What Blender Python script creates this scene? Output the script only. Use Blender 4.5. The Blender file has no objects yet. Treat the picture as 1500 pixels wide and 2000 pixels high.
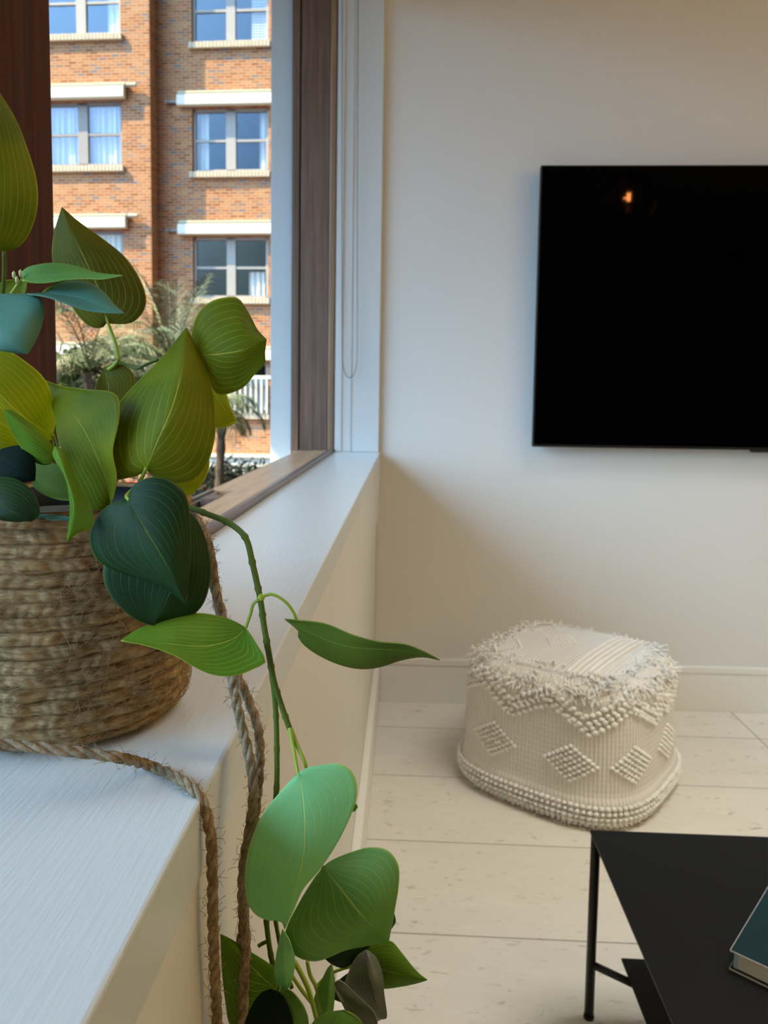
import bpy, bmesh, math, random
import numpy as np
from mathutils import Vector, Matrix

random.seed(7)
rng = np.random.default_rng(7)
SC = bpy.context.scene
COL = SC.collection
PI = math.pi

# ------------------------------------------------------------------ camera
FPX, TILT, YAW, ROLL = 1468.5354, .08138299, .04645314, .01302348
CAM = np.array([.08222015, -2.46544896, 1.0])
PX, PY = 722.4794, 905.3558
_f0 = np.array([-math.sin(YAW), math.cos(YAW), 0.])
_r0 = np.array([math.cos(YAW), math.sin(YAW), 0.])
_u0 = np.array([0, 0, 1.])
FW = _f0*math.cos(TILT) - _u0*math.sin(TILT)
_u1 = _u0*math.cos(TILT) + _f0*math.sin(TILT)
RT = _r0*math.cos(ROLL) + _u1*math.sin(ROLL)
UP = _u1*math.cos(ROLL) - _r0*math.sin(ROLL)
cd = bpy.data.cameras.new('camera')
cam = bpy.data.objects.new('camera', cd)
COL.objects.link(cam)
m = Matrix(((RT[0], UP[0], -FW[0], CAM[0]), (RT[1], UP[1], -FW[1], CAM[1]), (RT[2], UP[2], -FW[2], CAM[2]), (0, 0, 0, 1)))
cam.matrix_world = m
cd.sensor_fit = 'AUTO'
cd.sensor_width = 36.0
cd.lens = FPX*36.0/2000.0
cd.shift_x = (750-PX)/2000.0
cd.shift_y = (PY-1000)/2000.0
cd.clip_start = .02
cd.clip_end = 300
cd.dof.use_dof = True
cd.dof.focus_distance = .37
cd.dof.aperture_fstop = 20.0
SC.camera = cam

# ------------------------------------------------------------------ light of the place
SC.view_settings.view_transform = 'Standard'
SC.view_settings.look = 'None'
SC.view_settings.gamma = 1.0
SC.view_settings.use_curve_mapping = False
SC.view_settings.exposure = 0.0

LIGHT = dict(base=(.03, .035, .04), glow=(4.3, 7.1, 10.1), sun=(15, 12, 6.0), rear=(3.0, 2.4, 1.6), side=(23, 16.5, 2.5), top=(14.0, 13.9, 12.6), bulb=(520, 170, 50))
W_ = bpy.data.worlds.new('sky')
SC.world = W_
W_.use_nodes = True
nt = W_.node_tree
nt.nodes.clear()
out = nt.nodes.new('ShaderNodeOutputWorld')
bg = nt.nodes.new('ShaderNodeBackground')
tc = nt.nodes.new('ShaderNodeTexCoord')
dot = nt.nodes.new('ShaderNodeVectorMath'); dot.operation = 'DOT_PRODUCT'
gl = Vector((-.63, -.42, .63)).normalized()      # bright hazy part of the sky around the sun
dot.inputs[1].default_value = gl
mr = nt.nodes.new('ShaderNodeMapRange'); mr.interpolation_type = 'SMOOTHSTEP'
mr.inputs['From Min'].default_value = .60; mr.inputs['From Max'].default_value = 1.0
mix = nt.nodes.new('ShaderNodeMix'); mix.data_type = 'RGBA'
mix.inputs['A'].default_value = LIGHT['base']+(1,)
mix.inputs['B'].default_value = LIGHT['glow']+(1,)
nt.links.new(tc.outputs['Generated'], dot.inputs[0])
nt.links.new(dot.outputs['Value'], mr.inputs['Value'])
nt.links.new(mr.outputs['Result'], mix.inputs['Factor'])
nt.links.new(mix.outputs['Result'], bg.inputs['Color'])
nt.links.new(bg.outputs['Background'], out.inputs['Surface'])

def lamp(name, kind, loc, direction, rgb, **kw):
    d = bpy.data.lights.new(name, kind)
    o = bpy.data.objects.new(name, d)
    COL.objects.link(o)
    o.location = loc
    o.rotation_euler = Vector(direction).to_track_quat('-Z', 'Y').to_euler()
    d.energy = max(rgb)
    d.color = tuple(c/max(max(rgb), 1e-6) for c in rgb)
    for k, v in kw.items(): setattr(d, k, v)
    return o
lamp('sun', 'SUN', (0, 0, 30), (.68, .235, -.78), LIGHT['sun'], angle=math.radians(.6))
# added fill lamps without fixtures or openings: behind the camera, on the right, overhead
lamp('rear_fill', 'AREA', (.5, -5.85, 1.5), (.05, 1, -.05), LIGHT['rear'], shape='RECTANGLE', size=1.6, size_y=1.6)
lamp('side_fill', 'AREA', (3.5, -2.4, 1.9), (-1, .35, -.05), LIGHT['side'], shape='RECTANGLE', size=1.8, size_y=1.2)
lamp('overhead_fill', 'AREA', (1.22, -1.40, 2.60), (0, 0, -1), LIGHT['top'], shape='RECTANGLE', size=1.3, size_y=.9, spread=math.radians(95))

# ------------------------------------------------------------------ pixel -> place
def ray(px, py): return FW + RT*((px-PX)/FPX) - UP*((py-PY)/FPX)
def Wp(px, py, d): return CAM + ray(px, py)*d
def on(px, py, ax, v):
    r = ray(px, py)
    return CAM + r*((v-CAM[ax])/r[ax])

# ------------------------------------------------------------------ object helpers
def tag(o, label, cat, group=None, kind=None):
    o['label'] = label; o['category'] = cat
    if group: o['group'] = group
    if kind: o['kind'] = kind
    return o
def thing(name, label, cat, loc=(0, 0, 0), group=None):
    o = bpy.data.objects.new(name, None)
    COL.objects.link(o)
    o.empty_display_size = .05
    o.location = loc
    return tag(o, label, cat, group)
def obj(name, me, mat, parent=None, smooth=False, label=None):
    """me: mesh in world coordinates; under a parent it is shifted to the parent's base"""
    o = bpy.data.objects.new(name, me)
    COL.objects.link(o)
    for mm in (mat if isinstance(mat, (list, tuple)) else [mat]): me.materials.append(mm)
    if smooth: me.polygons.foreach_set('use_smooth', [True]*len(me.polygons))
    if parent:
        o.parent = parent
        p = parent; off = Vector((0, 0, 0))
        while p: off += p.location; p = p.parent
        o.location = -off
    if label: o['label'] = label
    return o
def struct(o, label=None):
    o['kind'] = 'structure'
    if label: o['label'] = label
    return o
class MB:
    def __init__(s): s.v = []; s.f = []; s.n = 0
    def add(s, v, f):
        v = np.asarray(v, float)
        s.f += [tuple(i+s.n for i in q) for q in f]
        s.v.append(v); s.n += len(v)
        return s
    def box(s, a, b, rot=None, bev=0):
        a = np.array(a, float); b = np.array(b, float)
        a, b = np.minimum(a, b), np.maximum(a, b)
        if bev:
            bm = bmesh.new(); bmesh.ops.create_cube(bm, size=1)
            for q in bm.verts: q.co = Vector((a+b)/2 + (b-a)*np.array(q.co))
            bmesh.ops.bevel(bm, geom=list(bm.edges), offset=bev, segments=2, affect='EDGES', profile=.6)
            bm.verts.index_update()
            v = np.array([q.co[:] for q in bm.verts]); f = [tuple(x.index for x in p.verts) for p in bm.faces]
            bm.free()
        else:
            v = np.array([(x, y, z) for x in (a[0], b[0]) for y in (a[1], b[1]) for z in (a[2], b[2])])
            f = [(0, 1, 3, 2), (4, 6, 7, 5), (0, 4, 5, 1), (2, 3, 7, 6), (0, 2, 6, 4), (1, 5, 7, 3)]
        if rot is not None:
            R, c = rot
            v = (v-c) @ np.array(R).T + c
        return s.add(v, f)
    def tube(s, pts, rad, n=8, cap=True):
        pts = np.asarray(pts, float); k = len(pts)
        rad = np.full(k, rad) if np.isscalar(rad) else np.asarray(rad)
        t = np.gradient(pts, axis=0); t /= np.linalg.norm(t, axis=1)[:, None]+1e-12
        a = np.array([0, 0, 1.]) if abs(t[0][2]) < .9 else np.array([1., 0, 0])
        nv = np.cross(t[0], a); nv /= np.linalg.norm(nv)
        V = []
        for i in range(k):
            nv = nv - t[i]*(nv@t[i]); nv /= np.linalg.norm(nv)+1e-12
            bv = np.cross(t[i], nv)
            for j in range(n):
                an = 2*PI*j/n
                V.append(pts[i] + rad[i]*(nv*math.cos(an)+bv*math.sin(an)))
        F = [(i*n+j, i*n+(j+1) % n, (i+1)*n+(j+1) % n, (i+1)*n+j) for i in range(k-1) for j in range(n)]
        if cap: F += [tuple(range(n))[::-1], tuple((k-1)*n+j for j in range(n))]
        return s.add(V, F)
    def mesh(s, name='m'):
        me = bpy.data.meshes.new(name)
        me.from_pydata(np.concatenate(s.v).tolist() if s.v else [], [], s.f)
        me.update()
        return me
def crs(P, n):
    """Catmull-Rom through P, n samples spaced by arc length"""
    P = np.asarray(P, float)
    if len(P) == 2:
        return P[0] + (P[1]-P[0])*np.linspace(0, 1, n)[:, None]
    Q = np.vstack([2*P[0]-P[1], P, 2*P[-1]-P[-2]])
    o = []
    for i in range(1, len(Q)-2):
        t = np.linspace(0, 1, 24, endpoint=False)[:, None]
        a, b, c, d = Q[i-1], Q[i], Q[i+1], Q[i+2]
        o.append(.5*(2*b+(c-a)*t+(2*a-5*b+4*c-d)*t*t+(3*b-a-3*c+d)*t**3))
    o = np.vstack(o+[P[-1:]])
    L = np.r_[0, np.cumsum(np.linalg.norm(np.diff(o, axis=0), axis=1))]
    s = np.linspace(0, L[-1], n)
    return np.stack([np.interp(s, L, o[:, k]) for k in range(o.shape[1])], 1)

# ------------------------------------------------------------------ materials
class N:
    def __init__(s, name):
        s.m = bpy.data.materials.new(name); s.m.use_nodes = True
        s.t = s.m.node_tree; s.t.nodes.clear()
        s.out = s.t.nodes.new('ShaderNodeOutputMaterial')
    def n(s, k, **kw):
        x = s.t.nodes.new('ShaderNode'+k)
        for a, b in kw.items(): setattr(x, a, b)
        return x
    def l(s, a, b): s.t.links.new(a, b)
    def val(s, x, sock):
        if isinstance(x, (int, float)): sock.default_value = x
        elif isinstance(x, (tuple, list)): sock.default_value = tuple(x)+((1,) if len(x) == 3 and len(sock.default_value) == 4 else ())
        else: s.l(x, sock)
    def math(s, op, a, b=0, c=None, clamp=False):
        x = s.n('Math', operation=op, use_clamp=clamp)
        s.val(a, x.inputs[0]); s.val(b, x.inputs[1])
        if c is not None: s.val(c, x.inputs[2])
        return x.outputs[0]
    def mixc(s, f, a, b, mode='MIX'):
        x = s.n('Mix', data_type='RGBA', blend_type=mode)
        s.val(f, x.inputs['Factor']); s.val(a, x.inputs[6]); s.val(b, x.inputs[7])
        return x.outputs[2]
    def ramp(s, v, a, b):
        x = s.n('MapRange', interpolation_type='SMOOTHSTEP')
        s.val(v, x.inputs['Value']); x.inputs['From Min'].default_value = a; x.inputs['From Max'].default_value = b
        return x.outputs['Result']
    def co(s, scale=(1, 1, 1), which='Object', rot=(0, 0, 0)):
        c = s.n('TexCoord'); mp = s.n('Mapping')
        s.l(c.outputs[which], mp.inputs['Vector']); mp.inputs['Scale'].default_value = scale; mp.inputs['Rotation'].default_value = rot
        return mp.outputs['Vector']
    def noise(s, v, scale, detail=3, rough=.5, dist=0):
        x = s.n('TexNoise'); s.l(v, x.inputs['Vector'])
        x.inputs['Scale'].default_value = scale; x.inputs['Detail'].default_value = detail
        x.inputs['Roughness'].default_value = rough; x.inputs['Distortion'].default_value = dist
        return x.outputs['Fac']
    def bsdf(s, col, rough=.5, metal=0., spec=.5, bump=None, bd=.01, bs=.5, **kw):
        b = s.n('BsdfPrincipled')
        s.val(col, b.inputs['Base Color']); s.val(rough, b.inputs['Roughness'])
        b.inputs['Metallic'].default_value = metal; b.inputs['Specular IOR Level'].default_value = spec
        for k, v in kw.items(): s.val(v, b.inputs[k])
        if bump is not None:
            q = s.n('Bump'); q.inputs['Distance'].default_value = bd; q.inputs['Strength'].default_value = bs
            s.l(bump, q.inputs['Height']); s.l(q.outputs['Normal'], b.inputs['Normal'])
        s.b = b
        return b.outputs['BSDF']
    def done(s, sh): s.l(sh, s.out.inputs['Surface']); return s.m
def plain(name, col, rough=.5, metal=0., spec=.5, var=.06, scale=20, bump=0.):
    k = N(name); v = k.co()
    nz = k.noise(v, scale, 3)
    c2 = tuple(min(1, x*(1+var)) for x in col); c1 = tuple(x*(1-var) for x in col)
    return k.done(k.bsdf(k.mixc(nz, c1, c2), rough, metal, spec, nz if bump else None, bump or .01, .4))

M = {}
M['wall'] = plain('wall_paint', (.74, .72, .69), .75, spec=.2, var=.015, scale=3)
M['fascia'] = plain('warm_white_paint', (.72, .69, .63), .45, spec=.35, var=.02, scale=4)
M['skirt'] = plain('skirting_paint', (.80, .79, .75), .4, spec=.4, var=.015, scale=4)
M['ceil'] = plain('ceiling_paint', (.76, .73, .68), .8, spec=.2, var=.01, scale=2)
M['reveal'] = plain('white_reveal_paint', (.64, .655, .66), .5, spec=.4, var=.02, scale=5)
M['shaded_jamb'] = plain('white_paint_shaded_blue', (.53, .61, .68), .6, spec=.3, var=.04, scale=9)  # white paint, the blue of its shade put into the colour
def m_sill():
    k = N('sill_gloss_paint')
    v = k.co((120, 8, 8), rot=(0, 0, .5))
    nz = k.noise(v, 3, 4, .6)
    big = k.noise(k.co(), 9, 2)
    h = k.math('ADD', nz, k.math('MULTIPLY', big, .6))
    return k.done(k.bsdf(k.mixc(big, (.62, .645, .65), (.67, .69, .69)), .28, spec=.5, bump=h, bd=.0006, bs=.5))
M['sill'] = m_sill()
def m_wood(name, c1, c2, axis, rough=.38, fine=60, spec=.4):
    k = N(name)
    sc = [fine, fine, fine]; sc[axis] = 2.2
    v = k.co(tuple(sc))
    nz = k.noise(v, 1, 6, .65, .6)
    fl = k.noise(v, 4, 2, .5)
    f = k.ramp(k.math('ADD', k.math('MULTIPLY', nz, .8), k.math('MULTIPLY', fl, .25)), .32, .75)
    return k.done(k.bsdf(k.mixc(f, c1, c2), rough, spec=spec, bump=nz, bd=.0008, bs=.35))
M['wood_v'] = m_wood('brown_window_wood', (.115, .072, .055), (.225, .15, .118), 2)
M['wood_lt'] = m_wood('light_brown_bead_wood', (.22, .13, .075), (.36, .23, .14), 2)
M['wood_y'] = m_wood('sky_lit_sill_wood', (.40, .225, .125), (.70, .45, .27), 1, .30)  # sky reflection on the rails put into a paler wood colour
M['wood_lip'] = m_wood('purple_brown_lip_wood', (.11, .075, .07), (.21, .155, .15), 1, .3)
M['wood_red'] = m_wood('red_brown_mullion_wood', (.035, .010, .005), (.095, .029, .014), 2, .6, 90, .15)
M['metal'] = plain('window_track_metal', (.55, .57, .6), .35, 1.0)
def m_floor():
    k = N('limewashed_floor')
    c = k.n('TexCoord'); sp = k.n('SeparateXYZ'); k.l(c.outputs['Object'], sp.inputs[0])
    X, Y = sp.outputs['X'], sp.outputs['Y']
    r = k.math('DIVIDE', k.math('ADD', Y, 30.11), .302)
    fr = k.math('FRACT', r); row = k.math('FLOOR', r)
    dy = k.math('ABSOLUTE', k.math('SUBTRACT', fr, .5))
    ly = k.ramp(dy, .5-.0062, .5-.0035)
    fx = k.math('FRACT', k.math('DIVIDE', k.math('ADD', X, 10.993), 1.52))
    lx = k.ramp(k.math('ABSOLUTE', k.math('SUBTRACT', fx, .5)), .5-.0016, .5-.0008)
    line = k.math('MAXIMUM', ly, lx)
    wn = k.n('TexWhiteNoise', noise_dimensions='1D'); k.l(row, wn.inputs['W'])
    v = k.co((1, 3.2, 1))
    big = k.noise(v, 3.5, 4, .6)
    fleck = k.noise(k.co((14, 42, 10)), 1.8, 3, .65, .8)
    patch = k.noise(v, 9, 2)
    fm = k.math('MULTIPLY', k.ramp(fleck, .585, .68), k.ramp(patch, .40, .62))
    lf = k.ramp(k.noise(k.co((9, 30, 9)), 1.1, 4, .6, .4), .5, .75)
    c0 = k.mixc(big, (.70, .67, .605), (.80, .77, .71))
    c0 = k.mixc(k.math('MULTIPLY', lf, .55), c0, (.82, .80, .74))
    c0 = k.mixc(k.math('MULTIPLY', wn.outputs['Value'], .12), c0, (.55, .49, .41))
    c0 = k.mixc(k.math('MULTIPLY', fm, .62), c0, (.30, .24, .17))
    c1 = k.mixc(k.math('MULTIPLY', line, .85), c0, (.20, .16, .115))
    h = k.math('SUBTRACT', k.math('MULTIPLY', big, .2), line)
    return k.done(k.bsdf(c1, .42, spec=.4, bump=h, bd=.0012, bs=.4))
M['floor'] = m_floor()
def m_brick():
    k = N('orange_brown_brick')
    c = k.n('TexCoord'); sp = k.n('SeparateXYZ'); k.l(c.outputs['Object'], sp.inputs[0])
    cb = k.n('CombineXYZ')
    k.l(k.math('ADD', sp.outputs['X'], sp.outputs['Y']), cb.inputs['X']); k.l(sp.outputs['Z'], cb.inputs['Y'])
    b = k.n('TexBrick'); k.l(cb.outputs[0], b.inputs['Vector'])
    b.inputs['Scale'].default_value = 1.0
    b.inputs['Brick Width'].default_value = .21; b.inputs['Row Height'].default_value = .069
    b.inputs['Mortar Size'].default_value = .010; b.inputs['Mortar Smooth'].default_value = .3
    b.inputs['Bias'].default_value = 0
    b.inputs['Color1'].default_value = (0, 0, 0, 1); b.inputs['Color2'].default_value = (1, 1, 1, 1); b.inputs['Mortar'].default_value = (.5, .5, .5, 1)
    f = k.n('RGBToBW'); k.l(b.outputs['Color'], f.inputs[0])
    cr = k.n('ValToRGB'); k.l(f.outputs[0], cr.inputs[0])
    e = cr.color_ramp.elements
    e[0].position = 0; e[0].color = (0.244, 0.078, 0.028, 1)
    e[1].position = 1; e[1].color = (0.429, 0.185, 0.078, 1)
    for p, q in ((.25, (0.370, 0.126, 0.044, 1)), (.5, (0.444, 0.207, 0.092, 1)), (.72, (0.355, 0.133, 0.052, 1)), (.86, (0.170, 0.137, 0.141, 1)), (.93, (0.311, 0.111, 0.044, 1))):
        x = e.new(p); x.color = q
    nz = k.noise(k.co((1, 1, 3)), 1.4, 3)
    col = k.mixc(k.math('MULTIPLY', k.ramp(nz, .5, .75), .35), cr.outputs[0], (.47, .29, .17))
    col = k.mixc(b.outputs['Fac'], col, (.43, .31, .215))
    return k.done(k.bsdf(col, .9, spec=.15))
M['brick'] = m_brick()
M['stone'] = plain('cream_sill_stone', (.52, .44, .34), .85, spec=.2, var=.15, scale=6)
M['awning'] = plain('cream_awning_casing', (.74, .70, .60), .6, spec=.3, var=.03)
M['roller'] = plain('beige_roller_bar', (.46, .41, .30), .6, spec=.3, var=.03)
M['taupe'] = plain('taupe_window_paint', (.26, .235, .23), .55, var=.04)
M['palegrey'] = plain('pale_window_paint', (.34, .32, .305), .55, var=.04)
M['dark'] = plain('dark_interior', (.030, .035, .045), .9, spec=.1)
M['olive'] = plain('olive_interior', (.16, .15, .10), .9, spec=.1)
def m_curtain():
    k = N('white_curtain')
    w = k.noise(k.co((18, 1, .4)), 1.0, 2)
    return k.done(k.bsdf(k.mixc(w, (.66, .68, .69), (.88, .87, .85)), .9, spec=.1, bump=w, bd=.05, bs=.6))
M['curtain'] = m_curtain()
def m_pane(name, tint, fac):
    k = N(name)
    g = k.n('BsdfGlossy'); g.inputs['Color'].default_value = tint+(1,); g.inputs['Roughness'].default_value = .03
    t = k.n('BsdfTransparent'); t.inputs['Color'].default_value = (.92, .95, .97, 1)
    mx = k.n('MixShader'); mx.inputs[0].default_value = fac
    k.l(t.outputs[0], mx.inputs[1]); k.l(g.outputs[0], mx.inputs[2])
    return k.done(mx.outputs[0])
M['pane'] = m_pane('window_glass', (.30, .37, .48), .24)
M['pane2'] = m_pane('dull_window_glass', (.55, .56, .50), .16)
M['asphalt'] = plain('asphalt', (.16, .155, .15), .9, var=.2, scale=8)
M['whitewall'] = plain('white_render', (.56, .54, .48), .8, var=.06, scale=3)
M['black'] = plain('black_powder_coat', (.0055, .006, .0066), .45, spec=.22, var=.1, scale=60)
M['blackleg'] = plain('black_tube_steel', (.008, .008, .009), .4, spec=.4)
def m_tv():
    k = N('black_screen_glass')
    return k.done(k.bsdf((.0004, .0004, .0006), .03, spec=.03))
M['tv'] = m_tv()
M['tvback'] = plain('black_plastic', (.006, .006, .007), .5, spec=.3)
M['bead'] = plain('grey_bead_chain', (.14, .13, .125), .5, .2)

# ------------------------------------------------------------------ room shell
def quadbox(name, a, b, mat, kind=True, bev=0):
    o = obj(name, MB().box(a, b, bev=bev).mesh(name), mat)
    if kind: o['kind'] = 'structure'
    return o
ZS = .8374
XI, XO = -.150, -.360          # inner and outer face of the window strip
CEIL = 2.62
quadbox('floor', (-.36, .25, -.2), (3.7, -6.2, 0), M['floor'])
quadbox('wall_back', (-.007, 0, 0), (3.7, .25, CEIL), M['wall'])
quadbox('wall_right', (3.6, -6.2, 0), (3.8, .25, CEIL), M['wall'])
quadbox('wall_rear', (-.36, -6.2, 0), (3.7, -6.0, CEIL), M['wall'])
quadbox('ceiling', (-.36, -6.2, CEIL), (3.8, .25, CEIL+.2), M['ceil'])
# wall under the windows: core, apron board, skirting, sill board
struct(obj('wall_left', MB().box((-.2675, -6.0, -.2), (-.008, -.0002, .805)).box((XO, -6.0, -.2), (-.2676, -.0002, .72)).mesh(), M['fascia']))
struct(obj('trim_1', MB().box((-.0079, -6.0, .625), (.0, -.0005, .8049), bev=.001).mesh(), M['fascia']), 'apron board under the white window sill')
struct(obj('window_sill', MB().box((XI, -6.0, .8052), (.0015, -.0005, ZS), bev=.0015).mesh(), M['sill']), 'white glossy window sill')
quadbox('baseboard_left', (-.0079, -6.0, .0005), (.010, -.0005, .148), M['skirt'], bev=.003)
mb = MB().box((.0105, -.0145, .0005), (3.59, -.0003, .128)).box((.0105, -.018, .128), (3.59, -.0003, .150), bev=.003)
struct(obj('baseboard_back', mb.mesh(), M['skirt']))
# above the windows, and the pier between the near window and the rear wall
HEAD = 2.36
quadbox('wall_left_head', (XO, -6.0, HEAD), (-.002, .25, CEIL), M['wall'])
quadbox('wall_left_rear', (XO, -6.0, ZS), (-.002, -3.3, HEAD), M['wall'])
quadbox('sun_block_slab', (-1.98, -6.0, 2.70), (XO-.001, .25, 2.86), M['whitewall'])     # unseen slab added above the windows to keep the sun off the sill
# the far reveal: white board that faces the room, beads, and the corner groove
mb = MB()
mb.box((-.1475, -.020, ZS+.0005), (-.004, .02, HEAD), bev=.0015)
mb.box((-.1475, -.026, ZS+.0005), (-.1255, -.019, HEAD), bev=.0015)
mb.box((-.128, -.0225, ZS+.0005), (-.095, -.0195, HEAD), bev=.001)
struct(obj('trim_3', mb.mesh(), M['reveal']), 'white window reveal board beside the back wall')
quadbox('wall_left_far', (XO, .021, -.2), (-.0075, .25, HEAD), M['reveal'])
# far jamb of the window in brown wood, and the outer white jamb with blue shade in its colour
w1 = obj('window_1', MB().box((-.263, -.016, ZS), (-.172, .0195, HEAD), bev=.002).mesh(), M['wood_v'])
struct(w1, 'brown wooden window frame with pale outer jamb')
def sub(name, mb, mat, parent, label=None): return obj(name, mb.mesh(name), mat, parent, label=label)
sub('outer_stile', MB().box((-.293, -.020, ZS), (-.268, .0195, HEAD), bev=.003), M['wood_v'], w1)
sub('glazing_bead', MB().box((-.1715, -.022, ZS), (-.151, .0195, HEAD), bev=.005), M['wood_lt'], w1, 'lighter brown bead')
sub('outer_jamb', MB().box((-.362, -.006, ZS-.06), (-.2935, .0195, HEAD), bev=.002), M['shaded_jamb'], w1, 'white outer jamb, its shade coloured pale blue')
# wooden bottom rail with lip and metal track
YN = -1.93
sub('bottom_rail', MB().box((-.2195, -3.3, ZS-.032), (-.165, -.023, ZS+.004), bev=.002), M['wood_y'], w1)
sub('rail_lip', MB().box((-.1648, -3.3, ZS-.032), (XI-.0005, -.023, ZS+.010), bev=.004), M['wood_lip'], w1)
sub('outer_rail', MB().box((-.268, -1.13, ZS-.034), (-.2197, -.021, ZS+.002), bev=.002), M['wood_y'], w1)
sub('outer_track', MB().box((-.268, -3.3, ZS-.03), (-.263, -1.1305, ZS+.002)).box((-.257, -3.3, ZS-.03), (-.253, -1.1305, ZS-.002)).box((-.268, -3.3, ZS-.035), (-.2197, -1.1305, ZS-.012)), M['metal'], w1, 'metal sliding track')
sub('stop_block', MB().box((-.250, -1.265, ZS-.0119), (-.222, -1.215, ZS+.0035), bev=.002), M['wood_v'], w1)
sub('head_rail', MB().box((-.30, -3.3, HEAD-.07), (XI, -.021, HEAD-.0005), bev=.002), M['wood_v'], w1)
# near mullion
struct(obj('trim_4', MB().box((-.30, -2.075, ZS+.0105), (-.171, -1.926, HEAD-.07), bev=.003).mesh(), M['wood_red']), 'dark red-brown wooden window post behind the basket')

# blind cord
cord = [(668, -5), (668, 350), (668, 600), (668.5, 690), (669.5, 712), (673, 727), (678, 735), (683, 738), (688, 735), (693, 727), (696.5, 712), (697.5, 690), (698, 600), (698, 350), (699, -5)]
P = np.array([on(px, py, 1, -.034) for px, py in cord])
P[0][2] = P[-1][2] = HEAD-.02
t = thing('blind_cord', 'thin grey looped blind cord hanging on white window reveal', 'cord', tuple(P[5]))
PP = crs(P, 420)
mb = MB().tube(PP, .0013, 6)
bms = bmesh.new(); bmesh.ops.create_icosphere(bms, subdivisions=1, radius=1)
bms.verts.index_update()
ICO_V = np.array([v.co[:] for v in bms.verts]); ICO_F = [tuple(v.index for v in f.verts) for f in bms.faces]; bms.free()
obj('cord_loop', mb.mesh(), M['bead'], t, True)
mb = MB()
for p in PP[::1]: mb.add(p+ICO_V*.0017, ICO_F)
obj('bead_chain', mb.mesh(), M['bead'], t, True)
# ------------------------------------------------------------------ outside: street, brick building, palms, car
GZ = -1.95
quadbox('street', (-40, .26, GZ-.3), (14, 30, GZ), M['asphalt'])
BA = math.radians(-2.2)
BO = np.array([-6.0, 15.5, 0.])
EX = np.array([math.cos(BA), math.sin(BA), 0.]); EY = np.array([-math.sin(BA), math.cos(BA), 0.])
def F(px, py, dy):
    r = ray(px, py); P0 = BO+EY*dy
    p = CAM + r*(((P0-CAM)@EY)/(r@EY))
    return float((p-BO)@EX), float(p[2])
bld = thing('brick_building', 'orange brick apartment building across the street with white awning casings', 'building', tuple(BO))
bld.rotation_euler = (0, 0, BA)
def bobj(name, mb, mat, parent=bld, label=None):
    o = obj(name, mb.mesh(name), mat)
    o.parent = parent
    if label: o['label'] = label
    return o
RE = .46                                                # the right bay stands back from the left one
def wall_mb(mb, x0, x1, z0, z1, y, holes, deep=.14):
    xs = sorted({x0, x1} | {h[0] for h in holes} | {h[1] for h in holes})
    zs = sorted({z0, z1} | {h[2] for h in holes} | {h[3] for h in holes})
    for a, b in zip(xs, xs[1:]):
        for c, d in zip(zs, zs[1:]):
            cx, cz = (a+b)/2, (c+d)/2
            if any(h[0] < cx < h[1] and h[2] < cz < h[3] for h in holes): continue
            mb.add([(a, y, c), (b, y, c), (b, y, d), (a, y, d)], [(0, 1, 2, 3)])
    for a, b, c, d in holes:
        for q in ([(a, y, c), (a, y+deep, c), (a, y+deep, d), (a, y, d)], [(b, y, c), (b, y, d), (b, y+deep, d), (b, y+deep, c)],
                  [(a, y, d), (a, y+deep, d), (b, y+deep, d), (b, y, d)], [(a, y, c), (b, y, c), (b, y+deep, c), (a, y+deep, c)]):
            mb.add(q, [(0, 1, 2, 3)])
def rect(x0, x1, y0, y1, dy):
    (a, d), (b, c) = F(x0, y0, dy), F(x1, y1, dy)
    return a, b, c, d
LW = rect(80, 239, 200, 323, 0); RW = rect(375, 524, 212, 334, RE)
def same(w, z0, z1): return (w[0], w[1], z0, z1)
zL = [(F(160, 68, 0)[1], F(160, 68, 0)[1]+1.5), (LW[2], LW[3]), (F(165, 575, 0)[1], F(165, 450, 0)[1])]
zR = [(F(446, 82, RE)[1], F(446, 82, RE)[1]+1.5), (RW[2], RW[3]), (F(450, 582, RE)[1], F(450, 462, RE)[1]), (F(455, 806, RE)[1], F(455, 706, RE)[1])]
fl = zL[1][0]-zL[2][0]
zL.append((zL[2][0]-fl, zL[2][1]-fl))
holesL, holesR = [same(LW, *z) for z in zL], [same(RW, *z) for z in zR]
zL2 = [same((LW[0]-3.6, LW[1]-3.6, 0, 0), *z) for z in zL]
zR2 = [same((RW[0]+3.4, RW[1]+3.4, 0, 0), *z) for z in zR]
XE = F(292, 100, 0)[0]
mb = MB(); TOPZ = 13.6
wall_mb(mb, XE-7, XE, GZ, TOPZ, 0, holesL+zL2)
mb.add([(XE, 0, GZ), (XE, RE, GZ), (XE, RE, TOPZ), (XE, 0, TOPZ)], [(0, 1, 2, 3)])
mb.add([(XE-7, 0, TOPZ), (XE, 0, TOPZ), (XE, 8, TOPZ), (XE-7, 8, TOPZ)], [(0, 1, 2, 3)])
mb.add([(XE-7, 0, GZ), (XE-7, 8, GZ), (XE-7, 8, TOPZ), (XE-7, 0, TOPZ)], [(3, 2, 1, 0)])
bobj('left_bay_wall'.replace('left_', 'projecting_'), mb, M['brick'])
mb = MB()
wall_mb(mb, XE, XE+9, GZ, TOPZ, RE, holesR+zR2)
mb.add([(XE, RE, TOPZ), (XE+9, RE, TOPZ), (XE+9, 8, TOPZ), (XE, 8, TOPZ)], [(0, 1, 2, 3)])
bobj('recessed_bay_wall', mb, M['brick'])
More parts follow.
